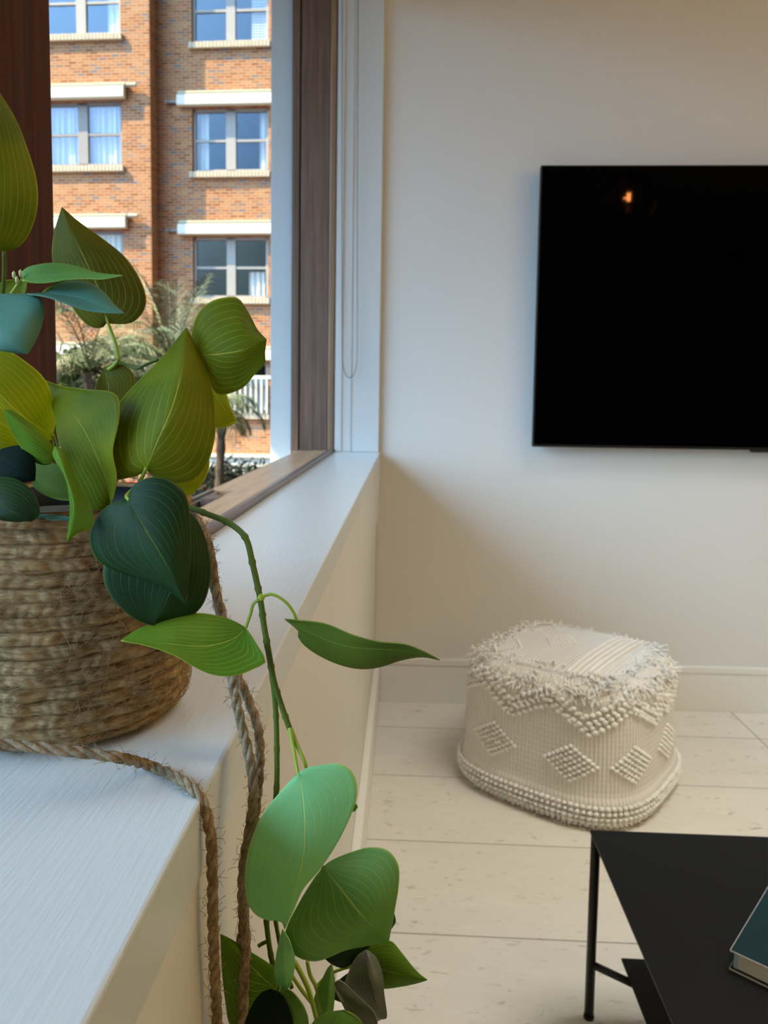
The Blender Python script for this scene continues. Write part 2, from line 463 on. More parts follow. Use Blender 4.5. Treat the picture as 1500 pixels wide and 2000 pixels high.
def bwindow(w, y, frame, pane, inner, curt=(), mull=.10, slats=None):
    a, b, c, d = w; yb = y+.10
    f = .07; mid = (a+b)/2; hz = c+(d-c)*.5
    mb = MB()
    for q in ((a, c, a+f, d), (b-f, c, b, d), (a, d-f, b, d), (a, c, b, c+f), (mid-mull, c, mid+mull, d)):
        mb.box((q[0], yb-.03, q[1]), (q[2], yb+.05, q[3]))
    for q in ((a, mid), (mid, b)): mb.box((q[0], yb-.015, hz-.025), (q[1], yb+.03, hz+.035))
    fr = bobj('window_frame', mb, frame)
    bobj('pane', MB().add([(a, yb+.02, c), (b, yb+.02, c), (b, yb+.02, d), (a, yb+.02, d)], [(0, 1, 2, 3)]), pane, fr)
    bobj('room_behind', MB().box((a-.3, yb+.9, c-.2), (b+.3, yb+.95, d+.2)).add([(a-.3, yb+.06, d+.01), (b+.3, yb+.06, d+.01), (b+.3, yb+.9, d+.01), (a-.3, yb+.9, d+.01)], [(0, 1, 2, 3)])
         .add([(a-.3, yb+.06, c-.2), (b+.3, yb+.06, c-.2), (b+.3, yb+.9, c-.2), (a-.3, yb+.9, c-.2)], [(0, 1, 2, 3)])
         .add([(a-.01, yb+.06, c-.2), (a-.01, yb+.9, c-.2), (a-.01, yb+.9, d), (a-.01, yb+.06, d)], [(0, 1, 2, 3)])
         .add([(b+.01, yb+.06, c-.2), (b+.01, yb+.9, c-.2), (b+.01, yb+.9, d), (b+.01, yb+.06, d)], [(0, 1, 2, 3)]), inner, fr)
    for (p, q, z0, z1) in curt:
        n = max(6, int((q-p)*(b-a)*26)); xs = np.linspace(a+(b-a)*p, a+(b-a)*q, n)
        ys = yb+.12+.03*np.sin(np.arange(n)*1.9)+.015*np.sin(np.arange(n)*.7)
        zz = [c+(d-c)*z0, c+(d-c)*z1]
        V = [(x, yy, z) for z in zz for x, yy in zip(xs, ys)]
        bobj('curtain', MB().add(V, [(i, i+1, n+i+1, n+i) for i in range(n-1)]), M['curtain'], fr)
    if slats:
        mb = MB()
        for k in range(24):
            z = c+(d-c)*(k+.5)/24
            mb.box((a+(b-a)*slats[0], yb+.07, z-.025), (a+(b-a)*slats[1], yb+.10, z+.012))
        bobj('slatted_blind', mb, M['curtain'], fr)
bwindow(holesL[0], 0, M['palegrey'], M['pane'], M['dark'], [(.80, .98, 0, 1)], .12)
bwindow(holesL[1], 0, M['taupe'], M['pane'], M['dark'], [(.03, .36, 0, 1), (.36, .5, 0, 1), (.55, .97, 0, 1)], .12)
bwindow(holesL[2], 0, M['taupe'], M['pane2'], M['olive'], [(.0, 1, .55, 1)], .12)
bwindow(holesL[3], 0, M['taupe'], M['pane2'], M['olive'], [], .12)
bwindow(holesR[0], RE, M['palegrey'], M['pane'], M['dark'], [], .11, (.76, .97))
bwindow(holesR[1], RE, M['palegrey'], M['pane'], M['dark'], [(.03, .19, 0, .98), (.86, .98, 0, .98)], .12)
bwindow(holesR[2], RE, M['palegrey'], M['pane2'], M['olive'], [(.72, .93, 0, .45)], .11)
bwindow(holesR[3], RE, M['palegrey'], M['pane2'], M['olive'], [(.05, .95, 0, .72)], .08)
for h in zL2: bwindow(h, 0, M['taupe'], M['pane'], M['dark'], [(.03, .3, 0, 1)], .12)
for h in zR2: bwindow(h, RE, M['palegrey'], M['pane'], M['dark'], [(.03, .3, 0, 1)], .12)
for h, y in [(h, 0) for h in holesL+zL2] + [(h, RE) for h in holesR+zR2]:
    a, b, c, d = h
    mb = MB()
    n = int((b-a+.1)/.085)
    for k in range(n):
        x = a-.05+(b-a+.1)*k/n
        mb.box((x+.004, y-.09, c-.15), (x+(b-a+.1)/n-.004, y+.04, c-.01), bev=.008)
    mb.box((a-.06, y-.07, c-.145), (b+.06, y+.03, c-.02))
    bobj('brick_sill', mb, M['stone'])
    mb = MB().box((a-.33, y-.17, d+.03), (b+.12, y-.005, d+.27), bev=.02)
    aw = bobj('awning_casing', mb, M['awning'])
    bobj('roller_bar', MB().box((a-.30, y-.165, d+.275), (b+.16, y-.005, d+.355), bev=.02).tube([(b+.12, y-.10, d+.31), (b+.40, y-.10, d+.31)], .05, 10), M['roller'], aw)
    bobj('crank_bracket', MB().box((a-.62, y-.08, d+.12), (a-.31, y-.005, d+.17)).box((a-.62, y-.12, d+.11), (a-.57, y-.01, d+.18)), M['taupe'], aw)
# ledge along the ground floor, and a balustrade in front of the lowest window
zb = F(500, 926, RE)[1]; zt_ = F(500, 893, RE)[1]
bobj('stone_ledge', MB().box((XE+.002, RE-.25, zb), (XE+8.9, RE-.002, zt_), bev=.02).box((XE+.002, RE-.30, zt_), (XE+8.9, RE-.002, zt_+.07), bev=.015), M['whitewall'])
a, b, c, d = holesR[3]
mb = MB().box((a-.1, RE-.14, d-.42), (b+.1, RE-.08, d-.34))
for k in range(15): mb.box((a+(b-a)*k/14-.018, RE-.13, c), (a+(b-a)*k/14+.018, RE-.09, d-.40))
bobj('window_balustrade', mb, M['awning'])

# palms in the garden between
M['frond'] = plain('grey_green_palm_leaflet', (.045, .075, .028), .45, spec=.5, var=.35, scale=9)
M['frond2'] = plain('olive_palm_leaflet', (.085, .115, .04), .45, spec=.5, var=.3, scale=9)
M['frond3'] = plain('dry_palm_leaflet', (.14, .14, .06), .45, spec=.5, var=.3, scale=9)
M['trunk'] = plain('palm_trunk', (.07, .05, .035), .95, var=.4, scale=14)
def palm(label, px, py, dist, n, L, droop, mat, seed, lift=.5):
    r = random.Random(seed)
    c = Wp(px, py, dist)
    t = thing('palm_tree', label, 'tree', (c[0], c[1], GZ), 'palms in front of the brick building')
    pts = np.array([(c[0]+.05*math.sin(z), c[1], z) for z in np.linspace(GZ, c[2], 24)])
    obj('trunk', MB().tube(pts, [(.11 if L > .8 else .05)+.012*(i % 2) for i in range(24)], 9).mesh(), M['trunk'], t)
    for k in range(n):
        az = 2*PI*k*.618+r.uniform(-.2, .2); el = lift+r.uniform(-.55, .75); ln = L*r.uniform(.75, 1.15)
        d = np.array([math.cos(az)*math.cos(el), math.sin(az)*math.cos(el), math.sin(el)])
        S = 22
        sp = [c]; v = d.copy()
        for i in range(S):
            v = v+np.array([0, 0, -droop*(.4+i/S)/S*2]); v /= np.linalg.norm(v)
            sp.append(sp[-1]+v*ln/S)
        sp = np.array(sp)
        mb = MB().tube(sp, np.linspace(.012, .003, S+1), 5)
        side = np.cross(d, [0, 0, 1]); side /= np.linalg.norm(side)+1e-9
        for i in range(2, S+1):
            tg = sp[i]-sp[i-1]; tg /= np.linalg.norm(tg)
            for sgn in (-1, 1):
              for h in (0,):
                ll = ln*.40*math.sin(PI*(i-h)/(S+1.5))**.7*r.uniform(.8, 1.1)
                p0 = sp[i]*(1-h)+sp[i-1]*h
                dr = tg*.85+side*sgn*.75+np.array([0, 0, r.uniform(-.35, .15)]); dr /= np.linalg.norm(dr)
                w = np.cross(dr, [0, 0, 1.]); w = w/(np.linalg.norm(w)+1e-9)*.0065
                p1 = p0+dr*ll*.5; p2 = p0+dr*ll*.95+np.array([0, 0, -ll*.3])
                q = np.array([0, 0, .006])
                mb.add([p0-w*.4, p0+q, p0+w*.4, p1-w, p1+q, p1+w, p2], [(0, 1, 4, 3), (1, 2, 5, 4), (3, 4, 6), (4, 5, 6)])
        obj('frond', mb.mesh(), mat if k % 3 else M['frond3'], t)
palm('pale olive palm nearest the dark window post', 175, 728, 8.1, 30, 1.0, .9, M['frond2'], 3, .45)
palm('tall grey-green palm in front of the shaded brick strip', 338, 712, 10.6, 24, 1.2, .6, M['frond'], 5, .7)
palm('low drooping palm beside the wooden window sill', 428, 800, 9.4, 20, .66, 1.3, M['frond'], 9, .25)
M['hedge'] = plain('dark_hedge_leaf', (.028, .036, .022), .7, var=.5, scale=20)
def shrub(label, px, py, dist, n, sx, up, dn, mat, L, seed, th=.45):
    c = Wp(px, py, dist); r = random.Random(seed); mb = MB()
    for k in range(n):
        p = c+np.array([max(-1.9, min(1.9, r.gauss(0, 1)))*sx, r.uniform(-th, th), r.uniform(-dn, up)*r.uniform(.5, 1)])
        d = np.array([r.gauss(0, 1), r.gauss(0, 1), r.gauss(0, .8)]); d /= np.linalg.norm(d)
        w = np.cross(d, [r.random(), r.random(), r.random()]); w /= np.linalg.norm(w)+1e-9
        mb.add([p, p+d*L*.4+w*L*.13, p+d*L, p+d*L*.4-w*L*.13], [(0, 1, 2, 3)])
    sh = thing('garden_shrub', label, 'shrub', (c[0], c[1], GZ))
    mf = obj('foliage', mb.mesh(), mat, sh); mf['kind'] = 'stuff'
    mb = MB()
    for k in range(7): mb.tube([(c[0]+.06*(k-3), c[1], GZ), (c[0]+.12*(k-3), c[1]+.1*math.sin(k), c[2]+.1)], [.03, .012], 6)
    obj('branches', mb.mesh(), M['trunk'], sh)
shrub('dark green shrub low in front of the white ledge outside', 430, 958, 11.6, 4200, .5, .5, 1.1, M['hedge'], .16, 4)
shrub('olive narrow-leaved shrub beside the red-brown window post, under the palm crowns', 205, 765, 12.0, 3000, .56, .76, 1.5, M['frond2'], .34, 8, .12)

# parked red car, mostly hidden behind the leaves and the sill
M['red'] = plain('red_car_paint', (.72, .05, .02), .25, var=.02)
M['glassdark'] = plain('dark_car_glass', (.02, .025, .03), .08, spec=.6)
M['tyre'] = plain('tyre_rubber', (.02, .02, .02), .8)
M['rim'] = plain('alloy_rim', (.5, .5, .52), .3, 1.)
cp = Wp(378, 958, 13.2)
car = thing('car', 'red hatchback car parked in the street below the window', 'car', (cp[0]-1.75, cp[1], GZ))
cx, cy_ = cp[0]-1.75, cp[1]
prof = [(-1.95, .35), (-2.0, .62), (-1.85, .85), (-.95, .97), (-.35, 1.36), (1.2, 1.44), (1.78, 1.38), (1.93, .90), (1.95, .4)]
pp = crs(prof, 60)
mb = MB(); V = []; n = len(pp)
for yy, sc in ((-.84, .97), (-.80, 1.), (.80, 1.), (.84, .97)):
    for x, z in pp:
        inn = .14*max(0, (z-.9)/.5)
        V.append((cx+x*sc, cy_+yy*(1-inn), GZ+.22+(z-.22)*sc))
Fc = [(r_*n+i, r_*n+(i+1) % n, (r_+1)*n+(i+1) % n, (r_+1)*n+i) for r_ in range(3) for i in range(n)] + [tuple(range(n))[::-1], tuple(3*n+i for i in range(n))]
mb.add(V, Fc)
obj('body', mb.mesh(), M['red'], car, True)
for s_ in (-1, 1):
    obj('side_window', MB().add([(cx-.75, cy_+s_*.835, GZ+.98), (cx+1.15, cy_+s_*.835, GZ+.98), (cx+.65, cy_+s_*.765, GZ+1.30), (cx-.28, cy_+s_*.765, GZ+1.28)], [(0, 1, 2, 3)]).add([(cx-.75, cy_+s_*.80, GZ+.98), (cx+1.15, cy_+s_*.80, GZ+.98), (cx+.65, cy_+s_*.74, GZ+1.30), (cx-.28, cy_+s_*.74, GZ+1.28)], [(0, 1, 2, 3)]).mesh(), M['glassdark'], car)
obj('windscreen', MB().add([(cx-.93, cy_-.66, GZ+.985), (cx-.93, cy_+.66, GZ+.985), (cx-.42, cy_+.60, GZ+1.335), (cx-.42, cy_-.60, GZ+1.335)], [(0, 1, 2, 3)]).add([(cx-.90, cy_-.66, GZ+.96), (cx-.90, cy_+.66, GZ+.96), (cx-.39, cy_+.60, GZ+1.31), (cx-.39, cy_-.60, GZ+1.31)], [(0, 1, 2, 3)]).mesh(), M['glassdark'], car)
for x in (-1.25, 1.22):
    for s_ in (-1, 1):
        wh = obj('wheel', MB().tube([(cx+x, cy_+s_*.66, GZ+.31), (cx+x, cy_+s_*.86, GZ+.31)], .31, 20).mesh(), M['tyre'], car)
        obj('hubcap', MB().tube([(cx+x, cy_+s_*.86, GZ+.31), (cx+x, cy_+s_*.875, GZ+.31)], .19, 16).mesh(), M['rim'], wh)

# ------------------------------------------------------------------ television
TX0, TX1, TZ0, TZ1, TY = .487, 2.02, .866, 1.734, -.06
tv = thing('television', 'large black flat television mounted on the back wall', 'television', (1.25, -.03, 1.3))
obj('screen', MB().box((TX0+.004, TY, TZ0+.008), (TX1-.004, TY+.004, TZ1-.004), bev=.0008).mesh(), M['tv'], tv)
mb = MB().box((TX0, TY+.0041, TZ0), (TX1, TY+.024, TZ1), bev=.002)
for q in ((TX0, TX0+.0038, TZ0, TZ1), (TX1-.0038, TX1, TZ0, TZ1), (TX0+.004, TX1-.004, TZ1-.0038, TZ1), (TX0+.004, TX1-.004, TZ0, TZ0+.0078)):
    mb.box((q[0], TY-.0005, q[2]), (q[1], TY+.006, q[3]))
obj('housing', mb.mesh(), M['tvback'], tv)
obj('wall_mount', MB().box((1.0, TY+.0242, 1.05), (1.5, -.0005, 1.55)).box((1.10, TY+.0242, .93), (1.16, -.0005, 1.66)).box((1.34, TY+.0242, .93), (1.40, -.0005, 1.66)).mesh(), M['tvback'], tv)
sx = on(1469, 878, 1, TY)[0]
obj('sensor', MB().box((sx, TY-.001, TZ0-.007), (sx+.09, TY+.018, TZ0-.0002), bev=.002).mesh(), M['tvback'], tv)

# ------------------------------------------------------------------ pendant lamp (behind the camera, mirrored in the screen)
tvp = on(1228, 385, 1, TY); rd = ray(1228, 385)*np.array([1, -1, 1])
LP = tvp + rd*2.1
M['bulb'] = bpy.data.materials.new('glowing_filament'); M['bulb'].use_nodes = True
_t = M['bulb'].node_tree; _t.nodes.clear()
_e = _t.nodes.new('ShaderNodeEmission'); _o = _t.nodes.new('ShaderNodeOutputMaterial')
_e.inputs[0].default_value = tuple(c/max(max(LIGHT['bulb']), 1e-6) for c in LIGHT['bulb'])+(1,); _e.inputs[1].default_value = max(LIGHT['bulb']); _t.links.new(_e.outputs[0], _o.inputs[0])
k = N('amber_smoked_glass'); g = k.n('BsdfGlossy'); g.inputs['Color'].default_value = (1, .75, .5, 1); g.inputs['Roughness'].default_value = .08
tr = k.n('BsdfTransparent'); tr.inputs['Color'].default_value = (.98, .9, .8, 1); mx = k.n('MixShader'); lw = k.n('LayerWeight'); lw.inputs[0].default_value = .25
k.l(lw.outputs['Facing'], mx.inputs[0]); k.l(tr.outputs[0], mx.inputs[1]); k.l(g.outputs[0], mx.inputs[2]); M['amber'] = k.done(mx.outputs[0])
M['brass'] = plain('aged_brass', (.35, .22, .09), .3, 1.)
pl = thing('pendant_lamp', 'amber glass globe pendant lamp with a glowing bulb', 'lamp', (LP[0], LP[1], CEIL))
pr = np.array([(.045*math.cos(a), .045*math.sin(a)) for a in np.linspace(0, 2*PI, 1)])
def lathe(mb, prof, c, n=32, ang0=0):
    V = [(c[0]+r*math.cos(2*PI*j/n), c[1]+r*math.sin(2*PI*j/n), c[2]+z) for r, z in prof for j in range(n)]
    mb.add(V, [(i*n+j, i*n+(j+1) % n, (i+1)*n+(j+1) % n, (i+1)*n+j) for i in range(len(prof)-1) for j in range(n)])
    return mb
gc = LP - np.array([0, 0, .03])
obj('glass_globe', lathe(MB(), [(.17*math.sin(a), -.17*math.cos(a)) for a in np.linspace(.01, PI-.25, 28)], gc).mesh(), M['amber'], pl, True)
obj('filament', MB().tube([LP+np.array([0, 0, -.022]), LP+np.array([0, 0, .022])], .011, 10).tube([LP+np.array([-.028, 0, -.008]), LP], .005, 6).mesh(), M['bulb'], pl, True)
obj('lamp_holder', MB().tube([LP+np.array([0, 0, .03]), LP+np.array([0, 0, .15])], .018, 12).mesh(), M['brass'], pl)
obj('flex', MB().tube([LP+np.array([0, 0, .15]), (LP[0], LP[1], CEIL-.02)], .004, 8).mesh(), M['blackleg'], pl)
obj('ceiling_rose', MB().tube([(LP[0], LP[1], CEIL-.025), (LP[0], LP[1], CEIL-.0005)], .05, 20).mesh(), M['brass'], pl)

# ------------------------------------------------------------------ pouf
PC = np.array([.541, -.461]); PROT = math.radians(-36)
def supe(n_=3.2, K=2000):
    a = np.linspace(0, 2*PI, K, endpoint=False)
    c, s = np.cos(a), np.sin(a)
    return np.stack([np.sign(c)*np.abs(c)**(2/n_), np.sign(s)*np.abs(s)**(2/n_)], 1)
SU = supe()
_L = np.r_[0, np.cumsum(np.linalg.norm(np.diff(np.vstack([SU, SU[:1]]), axis=0), axis=1))]
PER = _L[-1]*.256
def outline(u):
    s = (u % 1.)*_L[-1]
    E_ = np.vstack([SU, SU[:1]])
    return np.stack([np.interp(s, _L, E_[:, 0]), np.interp(s, _L, E_[:, 1])], -1)
PZ = np.array([0, .012, .035, .065, .080, .150, .250, .305, .330, .342])
PW = .968*np.array([.235, .257, .267, .265, .258, .256, .252, .245, .230, .208])
def prad(z): return np.interp(z, PZ, PW)
def psurf(u, z):
    """point on the side of the pouf and its outward normal"""
    o = outline(u); w = prad(z)
    cr_, sr = math.cos(PROT), math.sin(PROT)
    d = outline(u+.002)-outline(u-.002)
    nn = np.stack([d[..., 1], -d[..., 0]], -1); nn /= np.linalg.norm(nn, axis=-1)[..., None]
    bul = 1+.0*z
    x, y = o[..., 0]*w, o[..., 1]*w
    P = np.stack([PC[0]+x*cr_-y*sr, PC[1]+x*sr+y*cr_, z+0*x], -1)
    Nn = np.stack([nn[..., 0]*cr_-nn[..., 1]*sr, nn[..., 0]*sr+nn[..., 1]*cr_, 0*x], -1)
    return P, Nn
def ptop(a, b):
    """point on the top, a and b from -1 to 1 along the sides"""
    cr_, sr = math.cos(PROT), math.sin(PROT)
    x, y = a*.199, b*.199
    z = .342+.014*(1-np.abs(a)**2.5)*(1-np.abs(b)**2.5)
    return np.stack([PC[0]+x*cr_-y*sr, PC[1]+x*sr+y*cr_, z+0*x], -1)
def m_pouf():
    k = N('ribbed_cream_cotton')
    c = k.n('TexCoord'); sp = k.n('SeparateXYZ'); k.l(c.outputs['UV'], sp.inputs[0])
    w = k.math('SINE', k.math('MULTIPLY', sp.outputs['X'], 2*PI*170))
    hz = k.math('SINE', k.math('MULTIPLY', sp.outputs['Y'], 2*PI*75))
    h = k.math('ADD', k.math('MULTIPLY', w, .5), k.math('MULTIPLY', hz, .15))
    nz = k.noise(k.co(), 14, 4)
    col = k.mixc(nz, (.78, .76, .72), (.86, .84, .81))
    return k.done(k.bsdf(k.mixc(k.math('MULTIPLY', k.ramp(w, -.2, -1.), .22), col, (.40, .34, .27)), .95, spec=.1, bump=h, bd=.003, bs=.6))
M['pouf'] = m_pouf()
M['wool'] = plain('cream_wool_tuft', (.90, .89, .87), .95, spec=.08, var=.08, scale=40)
M['fringe'] = plain('cream_fringe_yarn', (.90, .88, .84), .95, spec=.08, var=.14, scale=30)
pf = thing('pouf', 'cream woven square pouf with tufted diamonds and fringed top on the floor', 'pouf', (PC[0], PC[1], 0))
nu = 240
mb = MB(); us = np.arange(nu)/nu
rows_ = [(z, psurf(us, np.full(nu, z))[0]) for z in np.interp(np.linspace(0, 9, 46), np.arange(10), PZ)]
V = np.concatenate([p for _, p in rows_]); nr = len(rows_)
Fq = [(i*nu+j, i*nu+(j+1) % nu, (i+1)*nu+(j+1) % nu, (i+1)*nu+j) for i in range(nr-1) for j in range(nu)]
V[:, 2] = np.maximum(V[:, 2], .0015)
# top cap as shrinking rings with a dome
ring = rows_[-1][1]; ctr = np.array([PC[0], PC[1], 0])
caps = []
for kx in (.92, .8, .65, .45, .25, .08):
    q = ctr+(ring-ctr)*kx; q[:, 2] = .342+.014*(1-kx**2.5); caps.append(q)
V = np.concatenate([V]+caps)
for i in range(nr-1, nr-1+len(caps)):
    Fq += [(i*nu+j, i*nu+(j+1) % nu, (i+1)*nu+(j+1) % nu, (i+1)*nu+j) for j in range(nu)]
Fq.append(tuple((nr+len(caps)-1)*nu+j for j in range(nu)))
Fq.append(tuple(range(nu))[::-1])
mb.add(V, Fq); me = mb.mesh()
uvl = me.uv_layers.new(name='UVMap')
for p in me.polygons:
    for li in p.loop_indices:
        vi = me.loops[li].vertex_index
        uu = (vi % nu)/nu
        if uu == 0 and any(me.loops[q].vertex_index % nu == nu-1 for q in p.loop_indices): uu = 1.
        top = vi >= nr*nu
        if top:
            dx, dy = V[vi][0]-PC[0], V[vi][1]-PC[1]
            a_ = dx*math.cos(-PROT)-dy*math.sin(-PROT); uvl.data[li].uv = (a_/1.7, V[vi][2])
        else: uvl.data[li].uv = (uu, V[vi][2])
obj('body', me, M['pouf'], pf, True)
def beads(mb, P, Nn, r, flat=.75):
    for p, n_ in zip(P, Nn):
        s = r*random.uniform(.85, 1.15)
        mb.add(p+n_*r*.25+ICO_V*s*np.array([1, 1, flat]), ICO_F)
# perimeter position of the corner that faces the camera
uu = np.linspace(0, 1, 400, endpoint=False); UC = uu[np.argmin(psurf(uu, np.full(400, .1))[0][:, 1])]
per_m = PER
# zigzag of tufts
mb = MB(); st = .0150
for i in range(int(per_m/st)):
    u = i*st/per_m
    ph = (((u-UC)*per_m+.045)/.205) % 1.
    tri = abs(ph-.5)*2          # 1 at the low points (corner), 0 at the high ones
    for k_ in range(4):
        z = .320-.054*tri-.0128*k_+.002*random.uniform(-1, 1)
        P, Nn = psurf(np.array([u+.0042*(k_ % 2)]), np.array([z])); beads(mb, P, Nn, .0086)
obj('zigzag_tufts', mb.mesh(), M['wool'], pf, True)
for j in (.080, -.083, -.295, .27, .5, .76, -.52):
    uc = UC+j/per_m
    mb = MB()
    for a in range(-3, 4):
        for b in range(-3, 4):
            x, z = (a+b)*.0106, (a-b)*.0069
            P, Nn = psurf(np.array([uc+x/per_m*1.0]), np.array([.152+z])); beads(mb, P, Nn, .0070)
    obj('tufted_diamond', mb.mesh(), M['wool'], pf, True)
mb = MB()
for row in range(5):
    n_ = int(per_m/.0138)
    for i in range(n_):
        u = (i+.12*(row % 2))/n_
        P, Nn = psurf(np.array([u]), np.array([.0085+.0128*row])); beads(mb, P+Nn*.004, Nn, .0069)
obj('braided_base', mb.mesh(), M['wool'], pf, True)
# fringe round the top and loose threads at the foot
def strand(mb, p, d, L, r=.0013, sag=.5, n_=6):
    pts = [p]; v = np.array(d, float); v /= np.linalg.norm(v)
    for i in range(n_):
        v = v+rng.normal(0, .5, 3)+np.array([0, 0, -sag/n_]); v /= np.linalg.norm(v)
        pts.append(pts[-1]+v*L/n_)
    mb.tube(np.array(pts), r, 4)
    return pts
mb = MB()
for i in range(1250):
    u = rng.random(); z = rng.uniform(.308, .342)
    P, Nn = psurf(np.array([u]), np.array([min(z, .341)]))
    strand(mb, P[0]+Nn[0]*.001, Nn[0]*rng.uniform(.3, 1)+np.array([rng.normal(0, .6), rng.normal(0, .6), rng.uniform(-.9, .35)]), rng.uniform(.016, .040), rng.uniform(.0016, .0028), 2.6)
for i in range(650):
    a = rng.uniform(-.9, .9); e = rng.choice([-1, 1])*rng.uniform(.80, 1.0)
    p = ptop(np.array(a), np.array(e)) if rng.random() < .5 else ptop(np.array(e), np.array(a))
    strand(mb, p, (rng.normal(0, 1), rng.normal(0, 1), .5), rng.uniform(.012, .030), rng.uniform(.0015, .0025), 2.2)
fr_ = obj('top_fringe', mb.mesh(), M['fringe'], pf, True); fr_['kind'] = 'stuff'
mb = MB()
for i in range(260):
    u = rng.random(); P, Nn = psurf(np.array([u]), np.array([.006]))
    p = P[0]+Nn[0]*.004; p[2] = rng.uniform(.003, .008)
    q = [p]; v = Nn[0]+rng.normal(0, .5, 3); v[2] = 0
    for k_ in range(5):
        v = v+rng.normal(0, .5, 3); v[2] = 0; v /= np.linalg.norm(v); q.append(q[-1]+v*.0045)
        q[-1][2] = max(.0022, q[-1][2]-.001)
    mb.tube(np.array(q), .0014, 4)
fr_ = obj('foot_fringe', mb.mesh(), M['fringe'], pf, True); fr_['kind'] = 'stuff'
# top: five raised cords and tufted diamonds
mb = MB()
for k_ in range(5):
    a = .34+.075*k_
    q = ptop(np.full(40, a), np.linspace(-.93, .93, 40)); q[:, 2] += .002
    mb.tube(q, [.0042+.0008*(i % 2) for i in range(40)], 6)
obj('top_cords', mb.mesh(), M['wool'], pf, True)
for (ca, cb) in ((-.18, .05), (-.18, -1.1), (-.72, .6), (-.72, -.5)):
    mb = MB()
    for a in range(-4, 5):
        for b in range(-4, 5):
            qa, qb = ca+(a+b)*.026, cb+(a-b)*.036
            if abs(qa) > .88 or abs(qb) > .88: continue
            if ca != -.18 and max(abs(a), abs(b)) < 4: continue
            p = ptop(np.array(qa), np.array(qb)); beads(mb, [p], [np.array([0, 0, 1.])], .0045)
    obj('top_tufts', mb.mesh(), M['wool'], pf, True)


# ------------------------------------------------------------------ coffee table and book
TT = .316
tx, ty = .3905, -1.2865
tb = thing('coffee_table', 'black metal coffee table with thin top and lower shelf', 'table', (.85, -1.75, 0))
X1, Y1 = 1.35, -2.25
obj('table_top', MB().box((tx, Y1, TT-.004), (X1, ty, TT), bev=.0008).mesh(), M['black'], tb)
legs = [(tx+.008, ty-.009), (X1-.009, ty-.009), (tx+.008, Y1+.009), (X1-.009, Y1+.009)]
for lx, ly in legs:
    lg = obj('leg', MB().tube([(lx, ly, .004), (lx, ly, TT-.0042)], .0075, 14).mesh(), M['blackleg'], tb, True)
    obj('foot_cap', MB().tube([(lx, ly, .0003), (lx, ly, .006)], .0085, 14).mesh(), M['blackleg'], lg)
obj('lower_shelf', MB().box((.449, Y1+.06, .097), (X1-.06, -1.288, .1005), bev=.0006).mesh(), M['black'], tb)
for lx, ly in legs:
    sx_ = 1 if lx < .8 else -1; sy_ = -1 if ly > -1.7 else 1
    obj('shelf_bracket', MB().tube([(lx, ly, .0935), (lx+sx_*.075, ly+sy_*.050, .0925)], .006, 10).mesh(), M['blackleg'], tb, True)
M['teal'] = plain('dark_teal_cloth', (.006, .028, .038), .42, spec=.22, var=.12, scale=14)
def m_pages():
    k = N('page_block'); v = k.co((3, 3, 900)); nz = k.noise(v, 1, 2)
    return k.done(k.bsdf(k.mixc(nz, (.66, .69, .69), (.92, .95, .95)), .8, spec=.2))
M['pages'] = m_pages()
M['lining'] = plain('white_endpaper', (.80, .82, .82), .7)
M['bluepaper'] = plain('pale_blue_band', (.42, .68, 1.0), .6)
b0 = np.array([.4885, -1.581]); e1 = np.array([.636, .772]); e2 = np.array([.772, -.636])
bk = thing('book', 'dark teal hardback book lying on the black coffee table', 'book', (b0[0]+.15, b0[1]+.02, TT))
def slab(mb, a0, a1, c0, c1, z0, z1):
    V = [(*(b0+e1*a+e2*c), z) for a in (a0, a1) for c in (c0, c1) for z in (z0, z1)]
    return mb.add(V, [(0, 1, 3, 2), (4, 6, 7, 5), (0, 4, 5, 1), (2, 3, 7, 6), (0, 2, 6, 4), (1, 5, 7, 3)])
BLN, BWD = .27, .20
z0 = TT+.0003
obj('back_cover', slab(MB(), 0, BLN, 0, BWD, z0, z0+.0022).mesh(), M['teal'], bk)
obj('front_cover', slab(MB(), 0, BLN, 0, BWD, z0+.0232, z0+.0254).mesh(), M['teal'], bk)
mb = MB()
for zz in (z0, z0+.0232): slab(mb, -.0007, -.0001, 0, BWD, zz, zz+.0016); slab(mb, 0, BLN, -.0007, -.0001, zz, zz+.0016)
obj('cover_edge', mb.mesh(), M['lining'], bk, label='pale worn cover edge')
obj('page_block', slab(MB(), .004, BLN-.004, .0035, BWD-.001, z0+.0023, z0+.0231).mesh(), M['pages'], bk)
obj('blue_band', slab(MB(), .0032, .0039, .0035, .007, z0+.0023, z0+.020).add(*[[(*(b0+e1*.004+e2*.0028), z0+.0023), (*(b0+e1*.10+e2*.0028), z0+.0023), (*(b0+e1*.10+e2*.0028), z0+.0231), (*(b0+e1*.004+e2*.0028), z0+.0231)], [(0, 1, 2, 3)]]).mesh(), M['bluepaper'], bk, label='pale blue paper edge')
obj('spine', slab(MB(), 0, BLN, BWD, BWD+.002, z0, z0+.0254).mesh(), M['teal'], bk)

